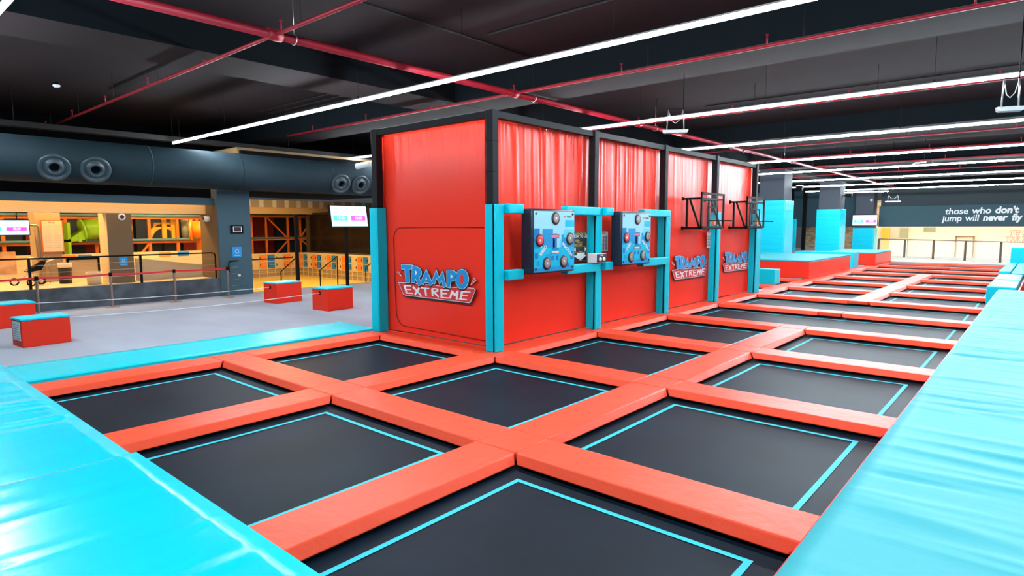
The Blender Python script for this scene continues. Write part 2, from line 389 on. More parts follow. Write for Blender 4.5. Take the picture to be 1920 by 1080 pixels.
for k in range(0, 13):
    for j in (0, 1, 2):
        if j == 0 and k not in (0, 1): continue
        if j == 2 and k in (4, 5, 10, 11, 12): continue
        lab = 'red strip pad on the %s line beside the %s row from the near ledge' % (LINE[j], ORD[k])
        long_pad(j, k, lab, y0=1.52 if k == 0 else None)
mb = MB(); mb.box(-1.13, -.93, 1.55, 20.7, -.12, -.03); mb.box(-.93, -.905, 1.55, 20.7, -.12, .46)
solo('wall_pad', mb, RED, 'thin red edging pad running under the rim of the wide turquoise platform', 'pad', bevel=.008)

# ================================================================== RAISED TURQUOISE LEDGES
def soft_block(name, x0, x1, y0, y1, z0, z1, m, label, cat='mat', group=None, sag=.012, res=4, ridges=None, seed=0, e=.004):
    """padded block with a slightly uneven top"""
    rnd = random.Random(seed); ph = [rnd.uniform(0, 6.3) for _ in range(6)]
    nu = max(4, int((x1-x0)*res)); nv = max(4, int((y1-y0)*res)); mb = MB(); rd = []
    if ridges:
        ax, cnt, amp, (lo, hi) = ridges          # creases running along ax, scattered over lo..hi of the other axis
        if ax == 'y': nu = int((x1-x0)*26)
        else: nv = int((y1-y0)*26)
        for _ in range(cnt):
            a0, a1 = (y0, y1) if ax == 'y' else (x0, min(x1, x0+2.6))
            c = rnd.uniform(a0, a1); rd.append((rnd.uniform(lo, hi), rnd.uniform(.03, .09), rnd.uniform(.2, 1)*amp*rnd.choice((1, 1, -1)), c, rnd.uniform(.15, .6)*(a1-a0)*.6, rnd.uniform(-.12, .12)))
    def h(x, y):
        r = 0
        for p0_, w_, a_, c_, l_, k_ in rd:
            s_, q_ = (y, x) if ridges[0] == 'y' else (x, y)
            d = (q_-p0_-k_*(s_-c_))/w_
            if -3 < d < 3: r += a_*math.exp(-d*d-((s_-c_)/l_)**2)
        return r+sag*(sin(2.1*x+ph[0])*sin(1.3*y+ph[1])+.6*sin(4.3*x+1.7*y+ph[2])+.4*sin(7*y-3*x+ph[3]))
    def top(u, v):
        x = x0+(x1-x0)*u; y = y0+(y1-y0)*v
        k = min(u*(x1-x0), (1-u)*(x1-x0), v*(y1-y0), (1-v)*(y1-y0))
        f = min(1, k/.12)
        return (x, y, z1+h(x, y)*f-(e if k < 1e-6 else 0))
    mb.grid(top, nu, nv)
    n = len(mb.v); W_ = nu+1
    ring = [i for i in range(W_)]+[j*W_+nu for j in range(1, nv+1)]+[nv*W_+i for i in range(nu-1, -1, -1)]+[j*W_ for j in range(nv-1, 0, -1)]
    base = [(mb.v[i][0], mb.v[i][1], z0) for i in ring]
    mb.v += base; L = len(ring)
    for i in range(L):
        mb.f.append([ring[i], n+i, n+(i+1) % L, ring[(i+1) % L]]); mb.m.append(0); mb.sm.append(False)
    mb.f.append([n+i for i in range(L)][::-1]); mb.m.append(0); mb.sm.append(False)
    return solo(name, mb, m, label, cat, group)
soft_block('platform_mat', -14.5, -5.1, -3, 1.5, .13, .5, CYANMAT_L, 'shiny wrinkled turquoise mat on the near ledge, the farther of two', 'mat', 'turquoise mats on the near ledge', .003, 8, ('y', 90, .012, (-12, -5.1)), seed=1, e=0)
soft_block('platform_mat', -5.09, -.95, -3, 1.53, .13, .512, CYANMAT_L, 'shiny wrinkled turquoise mat on the near ledge, in the bottom corner before the camera', 'mat', 'turquoise mats on the near ledge', .003, 8, ('y', 60, .012, (-5.1, -1)), seed=2, e=0)
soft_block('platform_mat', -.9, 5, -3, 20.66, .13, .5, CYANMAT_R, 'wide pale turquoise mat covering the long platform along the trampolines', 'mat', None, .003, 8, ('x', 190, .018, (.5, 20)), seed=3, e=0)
mb = MB(); mb.box(-14.5, -.95, -3, 1.40, -1.0, .125); mb.box(-.89, 5, -3, 20.66, -1.0, .125); struct('wall_ledge', mb, DARK, 'dark core of the raised ledges', 'wall')
soft_block('floor_mat', -12.12, -10.68, -1, 7.9, 0, .035, mat('turquoise_flat_mat', (.0, .56, .66), .35, bump=(.4, .03, (1, 2.5, 1), 4), spec=.2), 'flat turquoise mat strip on the grey carpet along the left trampolines', 'mat', None, .002, 6, ('x', 40, .006, (0, 7.8)), seed=4, e=0)

# turquoise blocks at the far end of the platform
soft_block('foam_block', -1.2, -.57, 21.45, 24.45, .002, .5, CYAN, 'turquoise foam block just past the end of the wide platform', 'block', 'foam blocks beyond the platform', .004, 6, e=.015, seed=5)
soft_block('foam_block', -1.2, -.57, 24.5, 27.4, .002, .5, CYAN, 'turquoise foam block behind the one past the platform end', 'block', 'foam blocks beyond the platform', .004, 6, e=.015, seed=6)
soft_block('foam_block', -1.28, -.95, 28.5, 35.2, .002, .52, CYAN, 'long low turquoise foam block left of the pink topped platform', 'block', 'foam blocks beyond the platform', .004, 4, e=.015, seed=7)
t = thing('padded_platform', 'red sided platform with pale turquoise top at the right edge beyond the platform', 'platform', (.6, 27.4, -1))
mb = MB(); mb.box(-.48, 3, 27.52, 35, -1, .42); part('base', mb, RED, t, .01)
mb = MB(); mb.box(-.9, 3, 27.52, 35, .42, .52); part('top_mat', mb, CYANMAT_R, t, .02, 'pale turquoise top mat')
mb = MB(); mb.box(-.54, 3, 21, 27.45, -1.0, -.1); struct('wall_ledge_far', mb, DARK, 'dark base beyond the wide platform', 'wall')
mb = MB(); mb.box(-.545, -.5, 21.45, 27.5, -.1, .36); mb.box(-.5, 3, 27.44, 27.5, -.1, .42)
solo('wall_pad', mb, RED, 'red side pad behind the turquoise foam blocks at the right edge', 'pad', bevel=.008)
soft_block('foam_block', -1.25, .6, 36.5, 38.2, .002, 1.15, CYAN, 'tall turquoise foam block standing before the glass railing', 'block', 'foam blocks beyond the platform', .004, 4, e=.015, seed=8)

# ================================================================== THE RED WALL BLOCK
PY = [7.88, 11.01, 14.14, 17.27, 20.42]
t = thing('steel_structure', 'black steel frame of poles and top rails around the red wall', 'frame', (-7.29, 7.88, 0))
def pole(x0, x1, y0, y1, z1):
    mb = MB(); mb.box(x0, x1, y0, y1, 0, z1)
    for k in range(1, 8): z = z1*k/8; mb.box(x0-.004, x1+.004, y0-.004, y1+.004, z-.008, z+.008)
    o = part('pole', mb, BLACKFOAM, t, .006)
    return o
for y in PY: pole(-7.37, -7.21, y-.075, y+.075, 4.17)
pole(-10.60, -10.44, 7.80, 7.96, 4.17)
pole(-10.60, -10.44, 20.34, 20.5, 4.17)
for a, b in zip(PY[:-1], PY[1:]):
    mb = MB(); mb.box(-7.36, -7.24, a+.075, b-.075, 4.04, 4.16); part('top_rail', mb, BLACKFOAM, t, .006)
mb = MB(); mb.box(-10.44, -7.37, 7.82, 7.94, 4.04, 4.16); part('top_rail', mb, BLACKFOAM, t, .006)
mb = MB(); mb.box(-10.44, -7.37, 20.36, 20.48, 4.04, 4.16); part('top_rail', mb, BLACKFOAM, t, .006)
mb = MB(); mb.box(-10.58, -10.46, 7.96, 20.34, 4.04, 4.16); part('top_rail', mb, BLACKFOAM, t, .006)

def fold_panel(P0, u, un, L, z0, z1, amp, nf, seed, long=.9):
    """hanging sheet: folds gathered along the top edge that fade downwards"""
    rnd = random.Random(seed); P0 = Vector(P0); u = Vector(u); un = Vector(un)
    rid = [(rnd.uniform(0, 1), rnd.uniform(.006, .022), rnd.uniform(.25, 1)*rnd.choice((1, 1, -.6)), rnd.uniform(.12, long)) for _ in range(nf*3)]
    ph = rnd.uniform(0, 6)
    def fn(a, b):
        gat = 0
        for c, w, h, reach in rid:
            d = (a-c+.02*(1-b)*sin(40*c))/w
            if abs(d) < 3: gat += h*math.exp(-d*d)*max(0, 1-(1-b)/reach)**1.2
        fade = min(1, a*12, (1-a)*12)
        belly = .03*sin(pi*a)*sin(pi*b)
        creases = .005*sin(9*a+5*b+ph)*sin(4*b-3*a+ph)
        return P0+u*(a*L)+Vector((0, 0, z0+(z1-z0)*b))+un*(amp*gat*fade+belly+creases)
    mb = MB(); mb.grid(fn, 180, 36); return mb
PANG = 'red vinyl wall panels'
# lettering of the logo: outlines in millimetres about its middle (x right, y up)
G_T = [(-990, 314), (-649, 316), (-662, 240), (-743, 237), (-740, -34), (-856, -41), (-883, 227), (-983, 223)]
G_R = [(-636, 308), (-504, 288), (-407, 249), (-366, 197), (-367, 148), (-402, 107), (-450, 83), (-375, -41), (-461, -85), (-557, 57), (-582, -33), (-690, -31)]
G_RI = [(-555, 218), (-520, 198), (-500, 173), (-518, 140), (-561, 120)]
G_A = [(-225, 252), (-48, -17), (-118, -61), (-163, 0), (-275, 0), (-317, -59), (-400, -16)]
G_AI = [(-226, 99), (-198, 55), (-256, 52)]
G_M = [(-76, 3), (64, 251), (139, 105), (251, 230), (337, -52), (257, -74), (215, 78), (155, -11), (74, 98), (12, -17)]
G_P = [(360, 260), (495, 266), (585, 246), (626, 203), (619, 143), (568, 87), (470, 55), (447, -66), (358, -59)]
G_PI = [(463, 180), (505, 176), (522, 151), (504, 123), (462, 115)]
G_O = [(937, 124), (930, 78), (913, 33), (886, -5), (851, -36), (810, -57), (766, -66), (722, -62), (681, -47), (646, -20), (619, 16), (603, 59), (598, 105), (604, 153), (622, 198), (650, 236), (686, 267), (727, 287), (771, 295), (815, 291), (855, 274), (889, 248), (915, 212), (931, 170)]
G_OI = [(820, 118), (815, 83), (803, 52), (784, 32), (762, 23), (740, 29), (721, 48), (709, 77), (705, 111), (710, 147), (723, 177), (742, 198), (764, 206), (786, 200), (805, 181), (816, 152)]
G_PLATE = [(-1107, -53), (-884, -44), (548, -52), (1063, -34), (1107, -71), (976, -301), (934, -316), (-892, -307), (-957, -287)]
G_TRI = [[(-1146, 153), (-1089, 170), (-984, 70)], [(986, 15), (1065, 155), (1126, 109)]]
G_STROKES = [[(-903, -111), (-839, -268)], [(-938, -113), (-698, -106)], [(-871, -183), (-701, -179)], [(-856, -256), (-635, -254)], [(-648, -112), (-388, -285)], [(-449, -121), (-586, -277)], [(-400, -120), (-150, -123)], [(-273, -120), (-245, -274)], [(-63, -118), (-58, -261)], [(-78, -119), (78, -114)], [(78, -114), (101, -149)], [(101, -149), (-64, -187)], [(-17, -184), (122, -269)], [(194, -117), (198, -279)], [(171, -121), (413, -120)], [(208, -194), (360, -188)], [(168, -269), (411, -268)], [(503, -122), (433, -272)], [(495, -128), (568, -210)], [(650, -122), (568, -210)], [(642, -118), (618, -278)], [(765, -119), (713, -271)], [(751, -120), (985, -114)], [(735, -193), (907, -185)], [(676, -261), (892, -262)]]
def logo(mb, O, ux, un, sc):
    uy = Vector((0, 0, 1)); sc = sc/1000
    def put(polys, off, d, mi, sh=(0, 0)):
        lay(mb, flat_curve([[(x*sc, y*sc) for x, y in p] for p in polys], off*sc), O, ux, uy, un, d, mi, at=(sh[0]*sc, sh[1]*sc))
    letters = [[G_T], [G_R, G_RI], [G_A, G_AI], [G_M], [G_P, G_PI], [G_O, G_OI]]
    put([G_PLATE], 16, .004, 2, (8, -22)); put([G_PLATE], 14, .005, 2); put([G_PLATE], 4, .006, 1); put([G_PLATE], -7, .007, 3)
    for q in letters: put(q[:1], 24, .010, 2, (6, -14)); put(q[:1], 22, .0105, 2)
    for q in letters: put(q[:1], 9, .013, 1)
    for q in letters: put(q, 0, .015, 0)
    put([G_OI], 0, .0155, 3)
    for tri in G_TRI: put([tri], 9, .006, 2); put([tri], 3, .007, 1); put([tri], -5, .008, 3)
    for i, ((x0, y0), (x1, y1)) in enumerate(G_STROKES):
        dx, dy = x1-x0, y1-y0; l = math.hypot(dx, dy); steep = abs(dy)/l
        w = 26+36*steep; nx, ny = -dy/l*w/2, dx/l*w/2
        put([[(x0+nx, y0+ny), (x1+nx*.8, y1+ny*.8), (x1-nx*.8, y1-ny*.8), (x0-nx, y0-ny)]], 0, .0085+.00003*i, 1)
LM = [LBLUE, LWHITE, LBLACK, LRED]

def place_logo(panel, O, ux, un, sc):
    mb = MB(); logo(mb, Vector(O), Vector(ux), Vector(un), sc); part('logo', mb, LM, panel, label='blue and white lettered logo with black outline')

# left face (towards the camera's left)
t = thing('wall_panel', 'big red vinyl panel on the left face of the red wall, with stitched doorway outline', 'wall panel', (-8.95, 8.0, .03), PANG)
mb = fold_panel((-10.5, 8.03, 0), (1, 0, 0), (0, -1, 0), 3.16, .03, 4.14, .022, 9, 11, .32); part('sheet', mb, RED, t)
seam = []
for p in [(-7.62, 2.17), (-8.5, 2.18), (-9.9, 2.17)]: seam.append(p)
for k in range(7): a = pi/2+k*pi/12; seam.append((-9.95+.25*cos(a), 1.92+.25*sin(a)))
seam += [(-10.19, 1.2), (-10.17, .5)]
for k in range(6): a = pi+k*pi/10; seam.append((-9.9+.27*cos(a), .42+.27*sin(a)))
seam += [(-9.0, .14), (-7.62, .12)]
mb = MB(); mb.tube([(x, 8.03-.012-.036*sin(pi*(x+10.5)/3.16)*sin(pi*z/4.1), z) for x, z in seam], .008, 6)
part('seam', mb, mat('dark_red_piping', (.22, .01, .012), .6), t, label='dark stitched doorway seam')
# logo plane on the left face
place_logo(t, (-8.916, 7.975, 1.107), (1, 0, 0), (0, -1, 0), 1.0)
# right face bays
for k in range(4):
    y0, y1 = PY[k]-.03, PY[k+1]+(.03 if k < 3 else .3)
    labs = ['red vinyl panel with gathered folds behind the first target game board', 'red vinyl panel with gathered folds behind the second target game board',
            'smooth red vinyl panel behind the nearer basketball hoop', 'smooth red vinyl panel behind the farther basketball hoop']
    t = thing('wall_panel', labs[k], 'wall panel', (-7.4, (y0+y1)/2, .03), PANG)
    mb = fold_panel((-7.445, y0, 0), (0, 1, 0), (1, 0, 0), y1-y0, .03, 4.14, (.034, .03, .008, .006)[k], (17, 13, 14, 12)[k], 20+k); part('sheet', mb, RED, t)
    if k >= 2: place_logo(t, (-7.39, 16.0 if k == 2 else 19.3, 1.08), (0, 1, 0), (1, 0, 0), .99 if k == 2 else .95)
mb = MB(); mb.box(-10.5, -7.4, 20.36, 20.4, .02, 4.05); solo('wall_panel', mb, RED, 'plain red vinyl panel on the far end of the red wall', 'wall panel', PANG)
mb = MB(); mb.box(-10.53, -10.5, 8.0, 20.34, .02, 4.05); solo('wall_panel', mb, RED, 'plain red vinyl panel on the rear of the red wall', 'wall panel', PANG)

# post pads
PG = 'turquoise post pads of the red wall'
pl = ['turquoise post pad on the near corner of the red wall', 'turquoise post pad between the two target game boards', 'turquoise post pad between the second game board and the nearer hoop',
      'turquoise post pad between the two basketball hoops', 'turquoise post pad at the far end of the red wall']
for k, y in enumerate(PY):
    y_ = y+(.02 if k == 0 else .07 if k < 4 else .2)
    mb = MB(); ya, yb = y-.10, y+(.12 if k < 4 else .3); mb.box(-7.38, -7.16, ya, y-.076, .002, 2.57); mb.box(-7.38, -7.16, max(y+.076, yb-.03), yb, .002, 2.57); mb.box(-7.209, -7.14, ya, yb, .002, 2.57)
    solo('post_pad', mb, CYAN, pl[k], 'pad', PG, .008)
mb = MB(); mb.box(-10.66, -10.61, 7.76, 7.99, .002, 2.57); mb.box(-10.43, -10.40, 7.76, 7.99, .002, 2.57); mb.box(-10.61, -10.43, 7.755, 7.795, .002, 2.57); solo('post_pad', mb, CYAN, 'turquoise post pad on the corner of the red wall nearest the carpet', 'pad', PG, .008)
BG = 'turquoise rail pads holding the game boards'
for z0, z1, zn in ((2.41, 2.58, 'upper'), (1.25, 1.43, 'lower')):
    for a, b, nm in ((8.02, 8.435, 'left of the first game board'), (9.745, 10.9, 'right of the first game board'), (11.14, 11.435, 'left of the second game board'), (12.745, 14.035, 'right of the second game board')):
        mb = MB(); mb.box(-7.21, -7.04, a, b, z0, z1)
        if zn == 'upper' and 'right of the first' in nm: mb = MB(); mb.box(-7.21, -7.04, a, 10.9, z0, z1)
        solo('rail_pad', mb, CYAN, '%s turquoise rail pad %s' % (zn, nm), 'pad', BG, .02)

# ================================================================== GAME BOARDS
SKY = mat('board_pale_sky', (.30, .66, .78), .35, spec=.2); B1 = mat('board_cyan', (.0, .48, .72), .35, spec=.2); B2 = mat('board_mid_blue', (.01, .30, .62), .35, spec=.2)
B3 = mat('board_deep_blue', (.01, .18, .52), .35, spec=.2); B4 = mat('board_light_cyan', (.10, .62, .80), .35, spec=.2); PINK = mat('board_pink', (.75, .16, .24), .4)
GREYR = mat('target_grey', (.22, .24, .27), .35); TRED = mat('target_red', (.80, .03, .05), .4); TCOP = mat('target_copper', (.42, .22, .17), .35)
def game_board(y0, label):
    BW, BH = 1.30, 1.17; z0 = 1.335; xf = -6.86
    t = thing('target_game_board', label, 'game board', (-7.0, y0+BW/2, z0), 'target game boards')
    mb = MB(); mb.box(-7.12, xf, y0, y0+BW, z0, z0+BH); part('housing', mb, mat('board_navy_case', (.012, .016, .035), .35), t, .03)
    mb = MB(); O = (xf, y0, z0); ux = (0, 1, 0); un = (1, 0, 0); uz = (0, 0, 1)
    def q(x0, x1, a, b, mi, d): lay(mb, rect(x0*BW, x1*BW, a*BH, b*BH), O, ux, uz, un, d, mi)
    q(.035, .975, .03, .965, 0, .003)
    q(.035, .975, .03, .40, 1, .004); q(.035, .16, .40, .70, 2, .005); q(.22, .46, .40, .69, 2, .005); q(.66, .975, .40, .60, 2, .005)
    q(.75, .975, .72, .83, 1, .005); q(.72, .975, .55, .68, 4, .006); q(.16, .20, .40, .62, 4, .006); q(.46, .50, .40, .55, 4, .006); q(.62, .66, .40, .52, 4, .006)
    q(.45, .55, .40, .55, 3, .006); q(.88, .95, .50, .62, 3, .007); q(.05, .14, .58, .70, 3, .007)
    q(.035, .975, .03, .10, 2, .005); q(.30, .40, .10, .30, 2, .006); q(.05, .12, .24, .33, 3, .006); q(.09, .16, .12, .20, 2, .006); q(.88, .95, .20, .33, 3, .006); q(.42, .48, .20, .27, 3, .007); q(.53, .59, .20, .27, 3, .007); q(.78, .86, .08, .14, 3, .006)
    q(.42, .60, .555, .595, 5, .008); q(.47, .55, .535, .62, 3, .0075); q(.42, .605, .545, .605, 8, .0073)
    q(.40, .63, .305, .345, 7, .008); q(.41, .62, .312, .338, 5, .009)
    lay(mb, flat_text('EXTREME', .045, .002), O, ux, uz, un, .010, 6, at=(.515*BW, .325*BH))
    lay(mb, flat_text('TRAMPO', .05, .002), O, ux, uz, un, .010, 3, at=(.515*BW, .375*BH))
    lay(mb, flat_text('SPEED', .09, .002), O, ux, uz, un, .010, 6, at=(.235*BW, .36*BH), rot=.75)
    lay(mb, flat_text('REACTION', .08, .002), O, ux, uz, un, .010, 6, at=(.80*BW, .36*BH), rot=-.65)
    lay(mb, flat_text('Re', .055, .002), O, ux, uz, un, .010, 9, at=(.73*BW, .885*BH)); lay(mb, flat_text('Action', .055, .002), O, ux, uz, un, .010, 7, at=(.84*BW, .885*BH))
    part('graphic_panel', mb, [SKY, B1, B2, B3, B4, PINK, LWHITE, LBLACK, LBLACK, LRED], t, label='blue city skyline panel')
    for n_, (u, v) in enumerate(((.515, .855), (.155, .52), (.865, .53), (.315, .155), (.715, .17))):
        c = (xf+.004, y0+u*BW, z0+v*BH)
        mb = MB(); mb.lathe([(.118, 0), (.118, .012), (.105, .022), (.085, .022)], c, 'x', 28); b_ = part('target_button', mb, LBLACK, t, label='lit red target button' if n_ == 1 else None)
        mb = MB(); mb.lathe([(.086, .014), (.086, .020), (.066, .022)], c, 'x', 24, 0); mb.lathe([(.066, .021), (.05, .023), (.026, .018)], c, 'x', 24, 1); mb.lathe([(.026, .019), (.014, .026), (.001, .027)], c, 'x', 16, 2)
        part('light_ring', mb, [TRED, TRED, LWHITE] if n_ == 1 else [TCOP, GREYR, CHROME], b_)
    for u, v in ((.075, .925), (.93, .925), (.075, .075), (.93, .075)):
        mb = MB(); mb.lathe([(.022, .004), (.022, .014), (.0005, .018)], (xf, y0+u*BW, z0+v*BH), 'x', 12); part('fixing_bolt', mb, LBLACK, t)
game_board(8.44, 'blue city themed target game board with five round buttons, nearer to the corner post')
game_board(11.44, 'blue city themed target game board with five round buttons, nearer to the hoops')

# instruction poster, notices, control box
YELT = mat('poster_yellow', (.65, .45, .08), .5)
t = thing('instruction_poster', 'black how-to poster with white arrows right of the first game board', 'poster', (-7.33, 10.6, 1.45))
mb = MB(); mb.box(-7.36, -7.335, 10.33, 10.86, 1.46, 2.08); part('board', mb, LBLACK, t)
mb = MB(); O = (-7.335, 10.33, 1.46); ux, uz, un = (0, 1, 0), (0, 0, 1), (1, 0, 0)
for body, sz, u, v, mi in (('INTERACTIVE GAME', .045, .30, .575, 0), ('HOW TO USE', .085, .28, .52, 1), ('SPEED', .055, .17, .435, 0), ('hit the lit targets', .03, .25, .40, 0), ('REACTION', .055, .20, .35, 0), ('START', .04, .29, .20, 0)):
    lay(mb, flat_text(body, sz, .001), O, ux, uz, un, .003, mi, at=(u, v))
lay(mb, ([(.02, .13), (.16, .13), (.16, .18), (.44, .18), (.44, .13), (.52, .13), (.29, .02)], [(0, 1, 2, 3, 4, 5, 6)]), O, ux, uz, un, .003, 1)
lay(mb, ([(.50, .25), (.44, .20), (.44, .30)], [(0, 1, 2)]), O, ux, uz, un, .003, 1); lay(mb, ([(.04, .25), (.11, .20), (.11, .30)], [(0, 1, 2)]), O, ux, uz, un, .003, 1)
for a, b, c, d in ((.01, .52, .01, .016), (.01, .52, .604, .61), (.01, .016, .01, .61), (.514, .52, .01, .61), (.02, .51, .31, .314), (.02, .51, .19, .194)): lay(mb, rect(a, b, c, d), O, ux, uz, un, .003, 0)
part('print', mb, [YELT, LWHITE], t)
def notice(y0, y1, z0, z1, label, x=-7.34):
    t = thing('paper_notice', label, 'notice', (x, (y0+y1)/2, z0), 'white paper notices on the red wall')
    mb = MB(); mb.box(x-.006, x, y0, y1, z0, z1); part('sheet', mb, PAPER, t)
    mb = MB(); w = y1-y0; h = z1-z0
    lay(mb, rect(.3*w, .72*w, .90*h, .95*h), (x, y0, z0), (0, 1, 0), (0, 0, 1), (1, 0, 0), .002)
    for r in range(4):
        for c in range(3):
            lay(mb, disc(.035*w/.3, 12), (x, y0, z0), (0, 1, 0), (0, 0, 1), (1, 0, 0), .002, 0, at=((.2+.3*c)*w, (.70-.18*r)*h))
            lay(mb, rect(-.09*w, .09*w, -.008, 0), (x, y0, z0), (0, 1, 0), (0, 0, 1), (1, 0, 0), .002, 0, at=((.2+.3*c)*w, (.61-.18*r)*h))
    part('print', mb, mat('notice_grey', (.25, .27, .3), .7), t)
notice(11.32, 11.68, 1.64, 2.07, 'white notice sheet with rows of small pictures left of the second game board')
notice(16.93, 17.17, 1.57, 2.02, 'narrow white notice sheet below the nearer basketball hoop')
t = thing('control_box', 'small grey and black game control box with two round buttons on the turquoise post', 'control box', (-7.05, 10.8, 1.44))
mb = MB(); mb.box(-7.16, -6.94, 10.62, 11.0, 1.44, 1.63); part('case', mb, WHITE, t, .01)
mb = MB(); mb.box(-6.942, -6.932, 10.63, 10.99, 1.45, 1.62); part('face_plate', mb, LBLACK, t)
for y in (10.74, 10.88):
    mb = MB(); mb.lathe([(.042, -6.932), (.042, -6.915), (.001, -6.91)], (0, y, 1.51), 'x', 20); part('push_button', mb, LWHITE, t)
mb = MB(); lay(mb, flat_text('START', .04, .001), (-6.932, 10.81, 1.59), (0, 1, 0), (0, 0, 1), (1, 0, 0), .002); part('lettering', mb, LWHITE, t)

# ================================================================== BASKETBALL HOOPS
def hoop(y0, label):
    xw, xb = -7.33, -6.80; zt, zb_ = 3.06, 2.12; y1 = y0+1.48; ym = (y0+y1)/2
    t = thing('basketball_hoop', label, 'basketball hoop', (xw, ym, zb_), 'basketball hoops on the red wall')
    mb = MB()
    for a, b, c, d in ((y0, y1, zt-.06, zt), (y0, y1, zb_, zb_+.06), (y0, y0+.06, zb_, zt), (y1-.06, y1, zb_, zt)): mb.box(xb-.02, xb+.02, a, b, c, d)
    fr = part('backboard_frame', mb, BLACK, t)
    mb = MB(); mb.box(xb-.006, xb+.006, y0+.06, y1-.06, zb_+.06, zt-.06); part('backboard', mb, POLY, t, label='clear backboard')
    mb = MB()
    for a, b, c, d in ((ym-.33, ym+.33, 2.66, 2.70), (ym-.33, ym-.29, 2.22, 2.70), (ym+.29, ym+.33, 2.22, 2.70)): mb.box(xb-.01, xb+.012, a, b, c, d)
    part('shooting_square', mb, BLACK, t)
    for y in (y0+.06, y1-.06):
        mb = MB(); mb.beam((xw, y, 2.90), (xb-.02, y, 2.90), .05); mb.beam((xw, y, 2.13), (xb-.02, y, 2.13), .06)
        mb.beam((xw+.12, y, 2.13), (xw+.12, y, 2.90), .05); mb.beam((xw+.19, y, 2.90), (xb-.06, y, 2.15), .045)
        mb.lathe([(.0, xw-.02), (.05, xw-.02), (.05, xw+.02), (0, xw+.03)], (0, y, 2.90), 'x', 12); mb.lathe([(.0, xw-.02), (.05, xw-.02), (.05, xw+.02), (0, xw+.03)], (0, y, 2.13), 'x', 12)
        part('wall_bracket', mb, BLACK, t)
    mb = MB(); mb.beam((xw+.1, y0, 2.13), (xw+.1, y1, 2.13), .06); mb.beam((xb-.05, y0, 2.90), (xb-.05, y1, 2.90), .05); part('cross_bar', mb, BLACK, t)
    zr = 2.325; rc = xb+.30
    mb = MB(); mb.box(xb+.012, xb+.07, ym-.08, ym+.08, 2.22, 2.345); mb.beam((xb+.05, ym-.06, 2.31), (rc-.2, ym-.1, zr), .025); mb.beam((xb+.05, ym+.06, 2.31), (rc-.2, ym+.1, zr), .025)
    part('rim_bracket', mb, ORANGE, t, label='orange rim bracket')
    mb = MB(); mb.tube([(rc+.235*cos(2*pi*k/32), ym+.235*sin(2*pi*k/32), zr) for k in range(32)], .012, 8, closed=True)
    mb.beam((xb+.03, ym-.28, zr), (xb+.62, ym-.28, zr-.01), .03)
    part('rim', mb, BLACK, t)
hoop(15.26, 'black wall mounted basketball hoop with clear backboard, nearer of the two')
hoop(18.45, 'black wall mounted basketball hoop with clear backboard, farther of the two')

# ================================================================== PLYO BOXES WITH CORDS
def plyo(cx, cy, ang, w, l, h, label, hole=None, sheet=False, topcol=CYAN):
    """w along local x, l along local y; corner faces the camera"""
    t = thing('plyometric_box', label, 'box', (0, 0, 0), 'red plyometric boxes on the carpet')
    mb = MB(); mb.box(-w/2, w/2, -l/2, l/2, 0, h-.035); part('body', mb, REDBOX, t, .008, local=True)
    mb = MB(); mb.box(-w/2-.012, w/2+.012, -l/2-.012, l/2+.012, h-.035, h); part('top_pad', mb, CYAN, t, .01, 'turquoise top pad', local=True)
    if hole is not None:
        mb = MB(); mb.lathe([(.001, -l/2-.006), (.045, -l/2-.006), (.05, -l/2)], (0, 0, h-.14), 'y', 18); part('hand_hole', mb, DARK, t, local=True)
    if sheet:
        mb = MB(); mb.box(-w*.36, w*.36, -l/2-.006, -l/2-.001, .12, h-.06, 0)
        for k in range(7): mb.box(-w*.3, w*(.3-.05*(k % 3)), -l/2-.008, -l/2-.006, h-.13-.042*k, h-.118-.042*k, 1)
        part('notice_sheet', mb, [PAPER, mat('notice_grey', (.25, .27, .3), .7)], t, label='white printed sheet', local=True)
    t.location = (cx, cy, 0); t.rotation_euler = (0, 0, ang)
    return t
plyo(-14.30, 2.85, .08, .56, .76, .53, 'red box with turquoise top and a white sheet on its end, at the left edge', None, True)
plyo(-17.33, 2.82, .05, .66, .95, .54, 'red box with turquoise top partly hidden behind the box with the sheet')
plyo(-16.83, 9.13, .12, .62, .84, .60, 'red box with turquoise top in front of the lockers, near the blue grey pillar', True)
plyo(-14.34, 9.19, .06, .68, .80, .60, 'red box with turquoise top in front of the lockers, near the red wall', True)
def cord(a, b, label):
    mb = MB(); n = 16
    mb.tube([(a[0]+(b[0]-a[0])*k/n, a[1]+(b[1]-a[1])*k/n, a[2]+(b[2]-a[2])*k/n-.05*sin(pi*k/n)) for k in range(n+1)], .008, 6)
    solo('barrier_cord', mb, ROPE, label, 'cord', 'pale cords between the red boxes')
cord((-14.30, 8.79, .46), (-14.12, 3.20, .47), 'pale thin cord tied to the red box near the red wall')
cord((-16.78, 8.72, .46), (-17.3, 3.24, .48), 'pale thin cord tied to the red box near the blue grey pillar')

